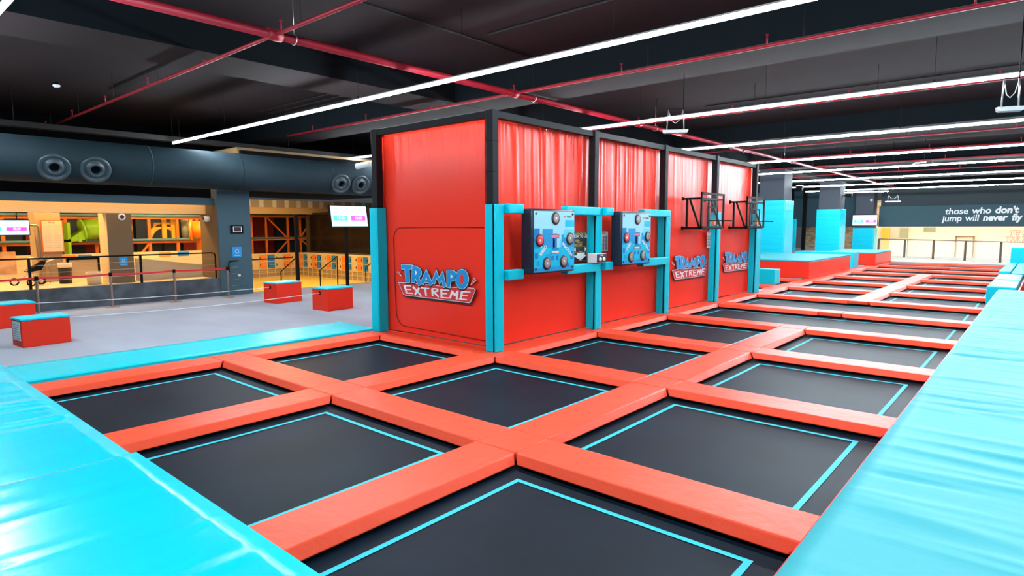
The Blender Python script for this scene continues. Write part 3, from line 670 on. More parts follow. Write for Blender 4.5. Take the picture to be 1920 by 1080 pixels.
# ================================================================== STANCHIONS WITH RED BELT
sy = [2.0, 3.80, 5.43, 7.05, 8.60]
for k, y in enumerate(sy):
    nm = ['out at the left edge of the low wall', 'behind the red boxes at the left', 'in front of the low wall, third from the pillar', 'in front of the low wall, second from the pillar', 'beside the blue grey pillar'][k]
    t = thing('queue_stanchion', 'bronze belt stanchion %s' % nm, 'stanchion', (-19.2, y, 0), 'belt stanchions along the low wall')
    mb = MB(); mb.lathe([(0, .035), (.05, .034), (.12, .022), (.165, .008), (.165, 0), (0, 0)], (-19.2, y, 0), n=28); part('base', mb, STEEL, t)
    mb = MB(); mb.lathe([(.032, .03), (.032, .88)], (-19.2, y, 0), n=18); part('post', mb, STEEL, t)
    mb = MB(); mb.lathe([(0, .86), (.042, .86), (.042, .95), (.036, .96), (0, .96)], (-19.2, y, 0), n=18); part('belt_head', mb, BLACK, t)
    if k < 4:
        y2 = sy[k+1]; mb = MB()
        for q in range(8):
            za = .915-.02*sin(pi*q/8); zc = .915-.02*sin(pi*(q+1)/8); ya = y+.042+(y2-y-.086)*q/8; yb = y+.042+(y2-y-.086)*(q+1)/8
            mb.hexa([(-19.203, ya, za-.025), (-19.197, ya, za-.025), (-19.197, yb, zc-.025), (-19.203, yb, zc-.025)], [(-19.203, ya, za+.025), (-19.197, ya, za+.025), (-19.197, yb, zc+.025), (-19.203, yb, zc+.025)])
        part('belt', mb, BELT, t, label='red webbing belt')

# ================================================================== RAILINGS
WIRE = mat('steel_wire', (.5, .52, .52), .4, metal=.6)
t = thing('railing', 'black tubular railing with steel wires on top of the low charcoal wall', 'railing', (-19.85, 8.5, .58))
mb = MB(); mb.tube([(-19.85, -6, 1.38), (-19.85, 8.42, 1.38), (-19.85, 8.5, 1.36), (-19.85, 8.53, 1.28), (-19.85, 8.53, .58)], .022, 10); part('handrail', mb, BLACK, t)
for y in (-2.2, .4, 3.80, 6.4):
    mb = MB(); mb.box(-19.87, -19.83, y-.03, y+.03, .58, 1.37); part('post', mb, BLACK, t)
mb = MB()
for z in (.80, 1.0, 1.2): mb.tube([(-19.85, -6, z), (-19.85, 8.5, z)], .004, 5)
part('wires', mb, WIRE, t)
t = thing('railing', 'black railing with steel wires from the blue grey pillar to the locker stairs', 'railing', (-19.75, 9.0, 0))
mb = MB(); mb.tube([(-19.66, 8.86, .75), (-19.66, 8.86, 1.05), (-19.66, 8.90, 1.09), (-19.7, 9.0, 1.10), (-20.1, 11.3, 1.11)], .02, 10); part('handrail', mb, BLACK, t)
mb = MB(); mb.tube([(-20.1, 11.45, 1.10), (-21.2, 11.45, .55), (-21.2, 11.45, -.6)], .02, 8); part('stair_rail', mb, BLACK, t)
mb = MB()
for z in (.3, .5, .7, .9): mb.tube([(-19.68, 8.95, z), (-20.1, 11.4, z)], .004, 5)
part('wires', mb, WIRE, t)
mb = MB(); mb.box(-20.08, -19.98, 11.40, 11.50, -.0, 2.62); part('tall_post', mb, BLACK, t)
t = thing('railing', 'black stair railing of two bars rising to the tall screen post', 'railing', (-20.1, 13.1, 0))
mb = MB(); mb.tube([(-20.1, 13.12, 0), (-20.1, 13.12, 1.08), (-21.3, 13.12, .5), (-21.3, 13.12, -.6)], .022, 8); part('handrail', mb, BLACK, t)
t = thing('railing', 'black stair railing beside the left corner post of the red wall', 'railing', (-20.1, 15.0, 0))
mb = MB(); mb.tube([(-20.1, 15.25, 0), (-20.1, 15.25, 1.08), (-21.3, 15.25, .5), (-21.3, 15.25, -.6)], .022, 8); part('handrail', mb, BLACK, t)
mb = MB(); mb.tube([(-20.03, 11.52, 2.60), (-20.03, 15.84, 2.60)], .012, 6); mb.tube([(-20.03, 11.52, 2.46), (-20.03, 15.84, 2.46)], .008, 6); mb.box(-20.08, -19.98, 15.85, 15.95, 0, 2.62)
solo('overhead_rail', mb, BLACK, 'thin black overhead rods spanning from the tall post past the screen', 'rail')
for k, z in enumerate((-.15, -.30, -.45)):
    mb = MB(); mb.box(-20.5-.3*k, -20.2-.3*k if k else -20.2, 11.5, 15.2, -.6, z); solo('step', mb, CREAMD, 'cream stair tread down to the lockers, %s from the top' % ORD[k], 'step', 'steps to the lockers')

# ================================================================== SCREENS
def screen(t, O, ux, uz, un, w, h, left, right):
    mb = MB(); lay(mb, rect(0, w, 0, h), O, ux, uz, un, .002, 0)
    lay(mb, rect(.06*w, .44*w, .28*h, .52*h), O, ux, uz, un, .004, 1); lay(mb, rect(.54*w, .95*w, .28*h, .52*h), O, ux, uz, un, .004, 2)
    for s_, u, v, sz in ((left, .25, .40, .2), (right, .745, .40, .2)): lay(mb, flat_text(s_, sz*h, .004*h), O, ux, uz, un, .006, 3, at=(u*w, v*h))
    lay(mb, rect(.36*w, .62*w, .74*h, .80*h), O, ux, uz, un, .004, 3); lay(mb, rect(.30*w, .40*w, .82*h, .84*h), O, ux, uz, un, .004, 3)
    part('display', mb, [SCR, SCRT, SCRM, SCRW], t, label='lit pale blue screen with turquoise and magenta time boxes')
t = thing('display_screen', 'lit time display screen on a black post between the boxes and the lockers', 'screen', (-19.6, 13.2, 0))
uz = Vector((.17, 0, .985)).normalized(); uz = Vector((-.16, 0, .987)).normalized(); un = Vector((.987, 0, .16)).normalized()
O = Vector((-19.2, 12.38, 2.2)); B = MB(); w, h = 1.52, .74
ux = Vector((0, 1, 0)); c = [O-un*.12+ux*a+uz*b for a, b in ((-.03, -.03), (w+.03, -.03), (w+.03, h+.03), (-.03, h+.03))]
B.hexa([p for p in c], [p+un*.115 for p in c]); part('bezel', B, BLACK, t, .008)
screen(t, O, ux, uz, un, w, h, '17:30', '18:30')
mb = MB(); mb.box(-19.64, -19.56, 13.16, 13.26, 0, 2.9); mb.box(-19.56, -19.46, 13.05, 13.4, 2.35, 2.6); part('post', mb, BLACK, t)
t = thing('display_screen', 'lit time display screen hanging in the play area at the left edge', 'screen', (-21.3, 3.6, 2.0))
mb = MB(); mb.box(-21.40, -21.32, 3.05, 4.17, 1.97, 2.40); part('bezel', mb, BLACK, t, .006)
screen(t, (-21.32, 3.07, 1.99), (0, 1, 0), (0, 0, 1), (1, 0, 0), 1.08, .39, '17:30', '18:30')
mb = MB(); mb.tube([(-21.36, 3.3, 2.4), (-21.36, 3.3, 3.95)], .012, 6); mb.tube([(-21.36, 3.9, 2.4), (-21.36, 3.9, 3.95)], .012, 6); part('hanging_rods', mb, BLACK, t)
t = thing('display_screen', 'lit time display screen on the far pillar above a turquoise pad', 'screen', (-12.3, 60.8, 2.2))
mb = MB(); mb.box(-13.15, -11.15, 60.86, 60.99, 2.14, 3.10); part('bezel', mb, BLACK, t, .01)
screen(t, (-13.1, 60.86, 2.18), (1, 0, 0), (0, 0, 1), (0, -1, 0), 1.9, .88, '17:30', '18:30')

# ================================================================== PILLAR FITTINGS
t = thing('wall_tablet', 'small black wall tablet with white bezel on the blue grey pillar', 'tablet', (-19.72, 9.2, 2.1))
mb = MB(); mb.box(-19.72, -19.68, 8.98, 9.40, 1.98, 2.24); part('case', mb, BLACK, t, .01)
mb = MB(); mb.box(-19.681, -19.676, 9.06, 9.34, 2.02, 2.20); part('bezel', mb, WHITE, t)
mb = MB(); mb.box(-19.677, -19.672, 9.085, 9.315, 2.04, 2.18); part('glass', mb, LBLACK, t)
SIGNB = mat('sign_blue', (.0, .25, .62), .5)
def sign(x, y0, y1, z0, z1, label):
    t = thing('safety_sign', label, 'sign', (x, (y0+y1)/2, z0), 'small blue pictogram signs')
    mb = MB(); mb.box(x, x+.008, y0, y1, z0, z1); part('plate', mb, SIGNB, t)
    mb = MB(); w, h = y1-y0, z1-z0
    lay(mb, disc(.22*w, 16), (x+.008, y0, z0), (0, 1, 0), (0, 0, 1), (1, 0, 0), .002, 0, at=(.5*w, .55*h)); lay(mb, disc(.1*w, 12), (x+.008, y0, z0), (0, 1, 0), (0, 0, 1), (1, 0, 0), .004, 1, at=(.5*w, .57*h))
    lay(mb, rect(.15*w, .85*w, .12*h, .17*h), (x+.008, y0, z0), (0, 1, 0), (0, 0, 1), (1, 0, 0), .002, 0)
    part('print', mb, [mat('sign_pale', (.25, .5, .75), .5), LBLACK], t)
sign(-19.72, 9.02, 9.32, 1.22, 1.55, 'small blue pictogram sign on the blue grey pillar below the tablet')
def cctv(c, label, r=.09, axis=1):
    t = thing('security_camera', label, 'camera', c, 'small white dome cameras')
    mb = MB(); mb.lathe([(0, 0), (r, 0), (r, .04), (r*.8, .06)], c, 'x', 20); part('base', mb, WHITE, t)
    mb = MB(); mb.lathe([(r*.55, .055), (r*.45, .09), (.001, .105)], c, 'x', 18); part('lens', mb, LBLACK, t)
t = thing('security_camera', 'round white camera on the taupe side of the blue grey pillar', 'camera', (-20.9, 8.6, 2.55))
mb = MB(); mb.lathe([(0, 8.70), (.10, 8.70), (.10, 8.60), (.08, 8.56), (.001, 8.54)], (-20.4, -.08, 2.45), 'y', 20); part('body', mb, WHITE, t)
mb = MB(); mb.lathe([(.045, 8.545), (.04, 8.52), (.001, 8.51)], (-20.4, -.08, 2.45), 'y', 16); part('lens', mb, LBLACK, t)
mb = MB(); mb.lathe([(0, -19.72), (.05, -19.72), (.05, -19.69), (.02, -19.64), (0, -19.63)], (0, 9.2, .62), 'x', 16); solo('wall_socket', mb, WHITE, 'small white outlet low on the blue grey pillar', 'outlet')
# bullet camera on the left pole of the red wall
t = thing('security_camera', 'white bullet camera on the left black pole of the red wall', 'camera', (-10.6, 7.88, 3.48))
mb = MB(); mb.lathe([(0, -10.60), (.075, -10.60), (.075, -10.64), (.03, -10.66)], (0, 7.86, 3.48), 'x', 18); mb.tube([(-10.65, 7.86, 3.48), (-10.74, 7.84, 3.47)], .022, 8); part('mount', mb, WHITE, t)
mb = MB(); mb.tube([(-10.70, 7.85, 3.49), (-10.72, 7.845, 3.488), (-11.03, 7.76, 3.45), (-11.05, 7.755, 3.448)], [.05, .062, .062, .06], 16); part('housing', mb, WHITE, t)
mb = MB(); mb.tube([(-11.051, 7.7545, 3.4475), (-11.06, 7.752, 3.446)], .045, 14); part('lens', mb, LBLACK, t)

# ================================================================== PLAY AREA, LEFT
t = thing('pillar', 'tan pillar standing right behind the low wall', 'pillar', (-21, 6.1, .55)); t['kind'] = 'structure'
mb = MB(); mb.box(-21.35, -20.62, 5.83, 6.47, .55, 2.6, 0); mb.box(-21.35, -20.63, 5.822, 5.83, .55, 2.6, 1); part('shaft', mb, [BROWNP, CREAM], t)  # thin cream skin paints the warm light on the pillar's side face
t = thing('speaker', 'small round white speaker on the tan pillar', 'speaker', (-20.62, 6.2, 2.5))
mb = MB(); mb.lathe([(.10, -20.62), (.10, -20.60), (.06, -20.585)], (0, 6.22, 2.49), 'x', 20); part('ring', mb, WHITE, t)
mb = MB(); mb.lathe([(.06, -20.588), (.001, -20.60)], (0, 6.22, 2.49), 'x', 16); part('cone', mb, LBLACK, t)
sign(-20.62, 6.08, 6.30, 1.05, 1.32, 'small blue pictogram sign low on the tan pillar')
t = thing('pillar', 'tan pillar behind the framed white board', 'pillar', (-22.9, 4.8, .55)); t['kind'] = 'structure'
mb = MB(); mb.box(-23.3, -22.6, 4.53, 5.17, .55, 3.9); part('shaft', mb, TAN, t)
t = thing('notice_board', 'tall white notice board with orange edge on a tan pillar', 'notice board', (-22.4, 4.93, 1.45))
mb = MB(); mb.box(-22.56, -22.50, 4.66, 5.20, 1.44, 2.40); part('frame', mb, ORANGE, t)
mb = MB(); mb.box(-22.51, -22.49, 4.685, 5.175, 1.465, 2.375, 0); lay(mb, flat_text('Rules', .07, .001), (-22.49, 4.93, 2.33), (0, 1, 0), (0, 0, 1), (1, 0, 0), .002, 1)
for k in range(14): lay(mb, rect(.03, .22-.02*(k % 3), 2.24-.05*k, 2.25-.05*k), (-22.49, 4.69, 0), (0, 1, 0), (0, 0, 1), (1, 0, 0), .002, 2); lay(mb, rect(.27, .46-.03*(k % 2), 2.24-.05*k, 2.25-.05*k), (-22.49, 4.69, 0), (0, 1, 0), (0, 0, 1), (1, 0, 0), .002, 2)
part('sheet', mb, [mat('warm_paper', (.72, .62, .45), .7), LBLACK, mat('faint_print', (.5, .42, .3), .7)], t)
# beige balustrade wall with sloping top
mb = MB(); P = [(6.70, .55), (8.69, .55), (8.69, .94), (6.70, 1.24)]
mb.hexa([(-21.3, P[0][0], P[0][1]), (-21.15, P[0][0], P[0][1]), (-21.15, P[1][0], P[1][1]), (-21.3, P[1][0], P[1][1])], [(-21.3, P[3][0], P[3][1]), (-21.15, P[3][0], P[3][1]), (-21.15, P[2][0], P[2][1]), (-21.3, P[2][0], P[2][1])])
solo('balustrade', mb, BEIGE, 'beige balustrade panel with a sloping top between the pillars', 'balustrade')
t = thing('low_partition', 'cream partition with orange and blue blocks in front of the play frame', 'partition', (-25, 8, .55))
mb = MB(); mb.box(-25.1, -25.0, -4, 11.2, .55, 1.28); part('panel', mb, CREAMD, t)
rnd = random.Random(3)
for k, (y, m) in enumerate(((5.9, ORANGED), (6.35, BLUED), (7.2, ORANGED), (8.9, ORANGED), (9.55, BLUED), (10.5, ORANGED), (3.4, BLUED), (2.2, ORANGED))):
    mb = MB(); mb.box(-25.0, -24.985, y-.2, y+.2, 1.08, 1.25); part('colour_block', mb, m, t)
def play_frame(x, ys, zs, label, name='climbing_structure', diag=()):
    t = thing(name, label, 'play structure', (x, ys[0], zs[0]))
    for y in ys:
        mb = MB(); mb.beam((x, y, zs[0]), (x, y, zs[-1]), .10); part('post', mb, ORANGE, t)
    for z in zs[1:]:
        mb = MB(); mb.box(x-.05, x+.06, ys[0]-.2, ys[-1]+.2, z-.09, z+.0); part('beam', mb, ORANGE, t)
        mb = MB(); mb.tube([(x+.1, ys[0]-.2, z+.04), (x+.1, ys[-1]+.2, z+.04)], .05, 8); part('foam_tube', mb, TEAL, t)
    for (a, za, b, zb) in diag:
        mb = MB(); mb.beam((x+.02, a, za), (x+.02, b, zb), .07); part('brace', mb, ORANGE, t)
    for k in range(len(ys)-1):
        mb = MB(); mb.box(x-1.6, x-1.55, ys[k]+.05, ys[k+1]-.05, zs[0], zs[-1]); part('back_panel', mb, (REDDARK, NAVY, REDDARK, NAVY, NAVY)[k % 5], t)
    for k in range(len(ys)-1):
        mb = MB(); mb.box(x-1.5, x-.1, ys[k]+.05, ys[k+1]-.05, zs[1]-.06, zs[1]-.02); part('deck', mb, NAVY, t)
    return t
play_frame(-26, [-1.5, .5, 2.2, 3.6, 4.35, 5.2, 6.08, 6.98, 8.74, 9.75, 10.5, 12.2], [.55, 1.66, 2.58], 'orange play structure of posts and decks behind the low wall', diag=((8.2, .9, 8.74, 1.6), (12.1, .9, 11.5, 1.6)))
play_frame(-34, [15.6, 16.7, 17.55, 18.9, 19.7, 21], [-.6, 1.5, 2.8], 'orange play structure behind the lockers with diagonal braces', diag=((17.6, 2.75, 18.85, 1.5), (18.9, 1.4, 18.1, .6), (19.75, 1.4, 20.5, .7), (19.75, 1.6, 20.4, 2.5), (16.2, 2.7, 16.7, 2.3)))
# green slide
t = thing('tube_slide', 'lime green tube slide in the orange play structure', 'slide', (-25.6, 6.6, 1.7))
mb = MB()
mb.tube([(-25.5, 7.9, 2.28), (-25.5, 7.0, 2.16), (-25.5, 6.45, 2.08)], [.34, .34, .36], 20); part('tube', mb, GREENP, t)
mb = MB(); mb.tube([(-25.5, 6.47, 2.083), (-25.5, 6.42, 2.075)], .40, 22); part('collar', mb, GREENP, t)
mb = MB(); mb.hexa([(-25.8, 5.95, 1.68), (-25.2, 5.95, 1.68), (-25.2, 6.45, 1.76), (-25.8, 6.45, 1.76)], [(-25.8, 5.95, 1.76), (-25.2, 5.95, 1.76), (-25.2, 6.45, 2.12), (-25.8, 6.45, 2.12)]); mb.box(-25.8, -25.2, 5.95, 6.03, .55, 2.35); mb.box(-25.25, -25.15, 6.25, 6.33, 1.68, 1.9); part('exit_trough', mb, GREENP, t)
t = thing('tube_slide', 'orange tube crawl tunnel at the end of the play structure', 'slide', (-25.6, 10.5, 1.7))
mb = MB(); mb.tube([(-25.3, 10.05, 2.08), (-25.1, 10.5, 2.06), (-25.0, 11.2, 2.03)], .34, 20); mb.box(-25.45, -25.15, 10.3, 10.6, .55, 1.75); part('tube', mb, ORANGEP, t)
mb = MB(); mb.tube([(-25.34, 9.97, 2.08), (-25.29, 10.07, 2.08)], .42, 22); part('collar', mb, ORANGEP, t)
t = thing('play_arch', 'yellow plastic arch tower on the play structure deck', 'play tower', (-26.3, 9.3, 1.65))
mb = MB(); mb.box(-26.3, -26.2, 9.28, 9.44, 1.645, 2.55); part('upright', mb, YELP, t)
mb = MB(); mb.box(-26.3, -26.2, 9.62, 9.80, 1.645, 2.5); part('upright', mb, YELP, t)
mb = MB()
for k in range(12):
    a0, a1 = pi*k/12, pi*(k+1)/12
    mb.beam((-26.3, 9.35+.5*cos(a0), 1.72+.5*sin(a0)), (-26.3, 9.35+.5*cos(a1), 1.72+.5*sin(a1)), .1, .17)
mb.box(-26.35, -26.25, 9.0, 9.75, 2.2, 2.36); part('arch', mb, YELP, t)
mb = MB(); mb.tube([(-26.4, 10.2, 1.645), (-26.4, 10.2, 2.5)], [.14, .14], 16); solo('punch_bag', mb, mat('olive_grey_vinyl', (.25, .28, .2), .5), 'grey hanging play bag between the yellow tower and the orange tunnel', 'play bag')
mb = MB(); mb.box(-25.4, -25.3, 2.6, 4.0, 1.7, 2.15); solo('soft_play_panel', mb, mat('red_soft_play', (.6, .03, .02), .5), 'bright red soft play block below the left edge screen', 'play block', bevel=.05)
mb = MB(); mb.box(-23.9, -23.8, 2.2, 4.25, .75, 1.45); solo('photo_panel', mb, mat('photo_print', (.42, .24, .13), .6, var=(.7, (1.5, 1.5, 1.5))), 'warm brown printed photo panel behind the stroller', 'panel')
# stroller
t = thing('stroller', 'empty folding stroller with beige hood parked behind the railing', 'stroller', (-21.9, 4.1, .55))
BEF = mat('beige_tube', (.62, .52, .36), .5)
for y, x in ((3.85, -22.0), (4.12, -21.4), (4.45, -21.9)):
    mb = MB(); mb.tube([(x, y+.09*cos(2*pi*k/20), .65+.09*sin(2*pi*k/20)) for k in range(20)], .022, 8, closed=True); wv = part('wheel', mb, BLACK, t)
    mb = MB(); mb.lathe([(.03, -.02), (.045, 0), (.03, .02)], (x, y, .65), 'x', 12); part('hub', mb, WHITE, wv)
mb = MB(); mb.tube([(-21.7, 3.9, .68), (-21.7, 4.35, 1.12), (-21.7, 4.75, 1.28)], .016, 8); mb.tube([(-21.7, 4.42, .68), (-21.7, 4.1, 1.02)], .016, 8); mb.tube([(-21.55, 3.95, 1.0), (-21.55, 4.2, .95), (-21.5, 4.25, .7)], .014, 8); part('frame', mb, BEF, t)
mb = MB(); mb.hexa([(-21.9, 4.05, .93), (-21.5, 4.05, .93), (-21.5, 4.4, .98), (-21.9, 4.4, .98)], [(-21.9, 4.08, .98), (-21.5, 4.08, .98), (-21.5, 4.55, 1.28), (-21.9, 4.55, 1.28)]); part('seat', mb, BLACK, t, .02)
mb = MB()
mb.grid(lambda u, v: (-21.92+.44*u, 4.28+.26*cos(pi*.15+v*pi*.6), 1.05+.3*sin(pi*.15+v*pi*.6)), 6, 10); part('hood', mb, BEF, t)
# bins, gate
def bin_(x, y, r, h, m, m2, label):
    t = thing('litter_bin', label, 'bin', (x, y, .55)); mb = MB(); mb.lathe([(0, .55), (r*.9, .55), (r, .55+h*.8)], (x, y, 0), n=26); part('drum', mb, m, t)
    mb = MB(); mb.lathe([(r*1.04, .55+h*.78), (r*1.04, .55+h), (r*.8, .55+h), (r*.75, .55+h*.85)], (x, y, 0), n=26); part('rim', mb, m2, t)
bin_(-21.75, 5.0, .17, .60, mat('black_bin', (.03, .025, .02), .5), CREAM, 'tall black bin with a pale rim beside the stroller')
bin_(-20.75, 5.45, .19, .36, mat('tan_bin', (.6, .48, .3), .4), CREAM, 'short tan basket bin in front of the tan pillar')
t = thing('gate_panel', 'beige gate panel in a dark frame behind the railing', 'gate', (-22.2, 5.4, .55))
mb = MB(); mb.box(-22.24, -22.18, 5.22, 5.95, .70, 1.20); part('panel', mb, BEIGE, t)
mb = MB()
for a, b, c, d in ((5.16, 5.22, .55, 1.26), (5.95, 6.01, .55, 1.26), (5.16, 6.01, 1.20, 1.26), (5.16, 6.01, .66, .70)): mb.box(-22.25, -22.17, a, b, c, d)
part('frame', mb, BLACK, t)
t = thing('cart', 'thin metal wire rack behind the stroller beside the pillar with the board', 'rack', (-22.0, 4.9, .55))
mb = MB()
for y in (4.62, 4.72, 5.06, 5.14): mb.tube([(-22.2, y, .55), (-22.2, y, 1.35)], .012, 6)
for z in (.75, .95, 1.15, 1.3): mb.tube([(-22.2, 4.62, z), (-22.2, 5.14, z)], .008, 6)
part('rack', mb, STEEL, t)
mb = MB(); mb.tube([(-22.45, 4.25, 2.25), (-22.45, 4.55, 2.25), (-22.45, 4.6, 2.2), (-22.45, 4.62, .55)], .03, 8); mb.tube([(-22.42, 4.36, 2.16), (-22.42, 4.5, 2.12), (-22.42, 4.52, .55)], .02, 8); solo('pipe_rail', mb, STEEL, 'bent metal pipe rising beside the pillar with the white board', 'pipe')

# ================================================================== LOCKERS
LX, LY = -32.13, 18.45
def locker_bank(along, n, labels, cols, wl, z0=-.6):
    t = thing('locker_bank', labels, 'lockers', (LX, LY, z0), 'locker banks')
    W_ = wl*n
    def bx(a0, a1, d0, d1, za, zb):
        return (LX+d0, LX+d1, LY-a1, LY-a0, za, zb) if along == 'y' else (LX+.035+a0, LX+.035+a1, LY-d1, LY-d0, za, zb)
    mb = MB(); mb.box(*bx(0, W_, -.45, -.02, z0, .72)); mb.box(*bx(0, W_, -.02, .03, .66, .73)); mb.box(*bx(0, W_, -.02, .02, .28, .31)); mb.box(*bx(0, W_, -.02, .02, -.12, -.08)); mb.box(*bx(0, W_, -.02, .02, -.35, -.32)); mb.box(*bx(0, W_, -.02, .02, -.6, -.55))
    for k in range(n+1): mb.box(*bx(k*wl-.02 if k else 0, k*wl+.02 if k < n else W_, -.02, .02, z0, .70))
    part('carcass', mb, CREAMD, t)
    for k in range(n):
        for r, (za, zb) in enumerate(((.31, .66), (-.08, .28))):
            m = {'c': CREAMD, 'o': ORANGED, 'b': BLUED}[cols[k % len(cols)]]
            mb = MB(); mb.box(*bx(k*wl+.025, (k+1)*wl-.025, -.02, .012, za+.01, zb-.01)); d = part('door', mb, m, t)
            mb = MB(); mb.box(*bx((k+.82)*wl-.02, (k+.82)*wl+.02, .012, .03, (za+zb)/2-.06, (za+zb)/2+.06)); part('handle', mb, BLACK, d)
        for r, (za, zb) in enumerate(((-.32, -.12), (-.55, -.35))):
            mb = MB(); mb.box(*bx(k*wl+.02, (k+1)*wl-.02, -.02, -.012, za, zb)); part('cubby', mb, CUBBY, t)
locker_bank('y', 7, 'locker bank facing the hall with orange and blue doors beside the pillar', 'oc' if False else 'cocbocc', .47)
locker_bank('x', 15, 'locker bank with pairs of orange and blue doors behind the red boxes', 'obcc' if False else 'obc', .47)
# dark sports court window and bands
t = thing('dark_glass_court', 'dark glass walled court with green floor edge behind the lockers', 'court', (-30, 20, .6))
mb = MB(); mb.box(-33.5, -26.5, 19.9, 20.0, .72, 3.0); part('glass', mb, DGLASS, t)
mb = MB(); mb.box(-33.6, -33.3, 19.85, 20.05, .5, 3.05); mb.box(-33.6, -26.5, 19.85, 20.05, .45, .72); part('frame', mb, BROWNP, t)
mb = MB(); mb.box(-33.3, -26.5, 20.1, 22, .74, .98); part('turf_edge', mb, mat('green_turf', (.05, .16, .02), .9), t)
mb = MB(); mb.box(-33.5, -26, 22.5, 22.6, .6, 3.2); part('back', mb, REDDARK, t)
mb = MB(); mb.box(-33.3, -33.0, 14.5, 30, 2.9, 3.26); struct('trim_11', mb, CREAM, 'cream band over the locker area', 'trim')
mb = MB(); rib = MB()
mb.box(-33.2, -33.0, 14.5, 30, 3.26, 3.68)
struct('trim_12', mb, mat('grey_lilac_cladding', (.36, .31, .30), .6), 'grey cladding band over the locker area', 'trim')
for k in range(14):
    mb = MB(); mb.box(-33.0, -32.95, 15.2+.75*k, 15.44+.75*k, 3.27, 3.67); solo('cladding_slat', mb, mat('white_slat', (.66, .70, .74), .5), 'white upright slat on the grey band over the lockers, number %s from the pillar' % ORD[k] if k < 14 else '', 'slat', 'white slats over the lockers')
# warm lamps of the play area and lockers
def lamp_panel(x0, x1, y0, y1, z, m, label, name='ceiling_panel_light', grp='warm ceiling panel lights'):
    t = thing(name, label, 'ceiling light', ((x0+x1)/2, (y0+y1)/2, z), grp)
    mb = MB(); mb.box(x0-.04, x1+.04, y0-.04, y1+.04, z, z+.06); part('frame', mb, WHITE, t)
    mb = MB(); mb.box(x0, x1, y0, y1, z-.012, z+.0); part('diffuser', mb, m, t)
for k, (x, y) in enumerate(((-22.2, 1.5), (-22.2, 5.0), (-22.2, 8.0), (-24.2, 3), (-24.2, 9.5))):
    lamp_panel(x-.3, x+.3, y-.5, y+.5, 3.86, WARM, 'warm ceiling panel light over the play area, %s along the row' % ORD[k])
for k, (x, y) in enumerate(((-24.5, 13.5), (-29.5, 15.5), (-26.5, 16.5))):
    lamp_panel(x-.4, x+.4, y-.5, y+.5, 4.5, WARM, 'warm ceiling panel light over the locker area, %s out from the hall' % ORD[k])

t = thing('wash_light', 'row of small warm lights tucked behind the blue grey fascia band', 'wall light', (-20.12, 1, 2.9))
mb = MB(); mb.box(-20.12, -20.10, -6.9, 8.6, 2.95, 3.04); part('housing', mb, WHITE, t)
mb = MB(); mb.box(-20.125, -20.12, -6.9, 8.6, 2.96, 2.99); part('diffuser', mb, mat('warm_wash_lamp', (1, .9, .7), .4, emit=((1.0, .66, .28), 22)), t)
# ================================================================== BIG AIR DUCT
t = thing('air_duct', 'big dark round air duct running along the left side under the ceiling', 'duct', (-19, 8, 3.87))
mb = MB(); n = 36
mb.tube([(-19, -6.5, 3.87), (-19, 40, 3.87)], .56, n); part('duct', mb, DUCTM, t)
for y in (-1, 2.6, 6.4, 8.9, 12.0, 15.2):
    mb = MB(); mb.tube([(-19, y-.02, 3.87), (-19, y+.02, 3.87)], .568, n); part('joint_ring', mb, DUCTM, t)
for y in (4.25, 5.12, 12.35, 13.15):
    d = Vector((.93, -.12, -.36)).normalized(); c0 = Vector((-19, y, 3.87))+d*.50
    a = d.cross(Vector((0, 0, 1))).normalized(); b = a.cross(d)
    def ringpts(r, h): return [c0+d*h+(a*cos(2*pi*k/28)+b*sin(2*pi*k/28))*r for k in range(28)]
    mb = MB(); prof = [(.27, -.02), (.30, .06), (.34, .10), (.34, .14), (.27, .155), (.25, .10), (.21, .13), (.15, .20), (.12, .19), (.10, .08)]
    vs_ = []; 
    for r, h in prof: vs_ += ringpts(r*1.0, h)
    fs_ = [(i*28+k, i*28+(k+1) % 28, (i+1)*28+(k+1) % 28, (i+1)*28+k) for i in range(len(prof)-1) for k in range(28)]
    mb.add(vs_, fs_, 0, True); nz = part('jet_nozzle', mb, mat('nozzle_grey', (.028, .05, .062), .35, spec=.4), t)
    mb = MB(); mb.poly(ringpts(.105, .085)); part('nozzle_throat', mb, DARK, nz)

# ================================================================== PIPES, CONDUITS AND CEILING FITTINGS
t = thing('fire_pipe', 'thick red fire main pipe running along the hall under the ceiling', 'pipe', (-9.72, 10, 5.3))
mb = MB(); mb.tube([(-9.72, -6.5, 5.3), (-9.72, 62, 5.3)], .07, 14); part('pipe', mb, PIPE_RED, t)
for y in (5.3, 11.25, 17.1, 25.7, 32): 
    mb = MB(); mb.tube([(-9.72, y-.12, 5.3), (-9.72, y+.12, 5.3)], .092, 14); part('coupling', mb, PIPE_RED, t)
for y in (5.65, 12.0, 18.2, 24.5, 31, 37):
    mb = MB(); mb.tube([(-9.72+.085*cos(2*pi*k/16), y, 5.3+.085*sin(2*pi*k/16)) for k in range(16)], .008, 6, closed=True); mb.tube([(-9.72, y, 5.38), (-9.72, y, 6.0)], .006, 6); part('hanger', mb, CHROME, t)
BR = [(5.3, -25.6, 5), (11.25, -20, 5), (17.1, -20, 5), (25.7, -20, 5), (30.5, -20, 5), (35.6, -20, 5), (42, -20, 5)]
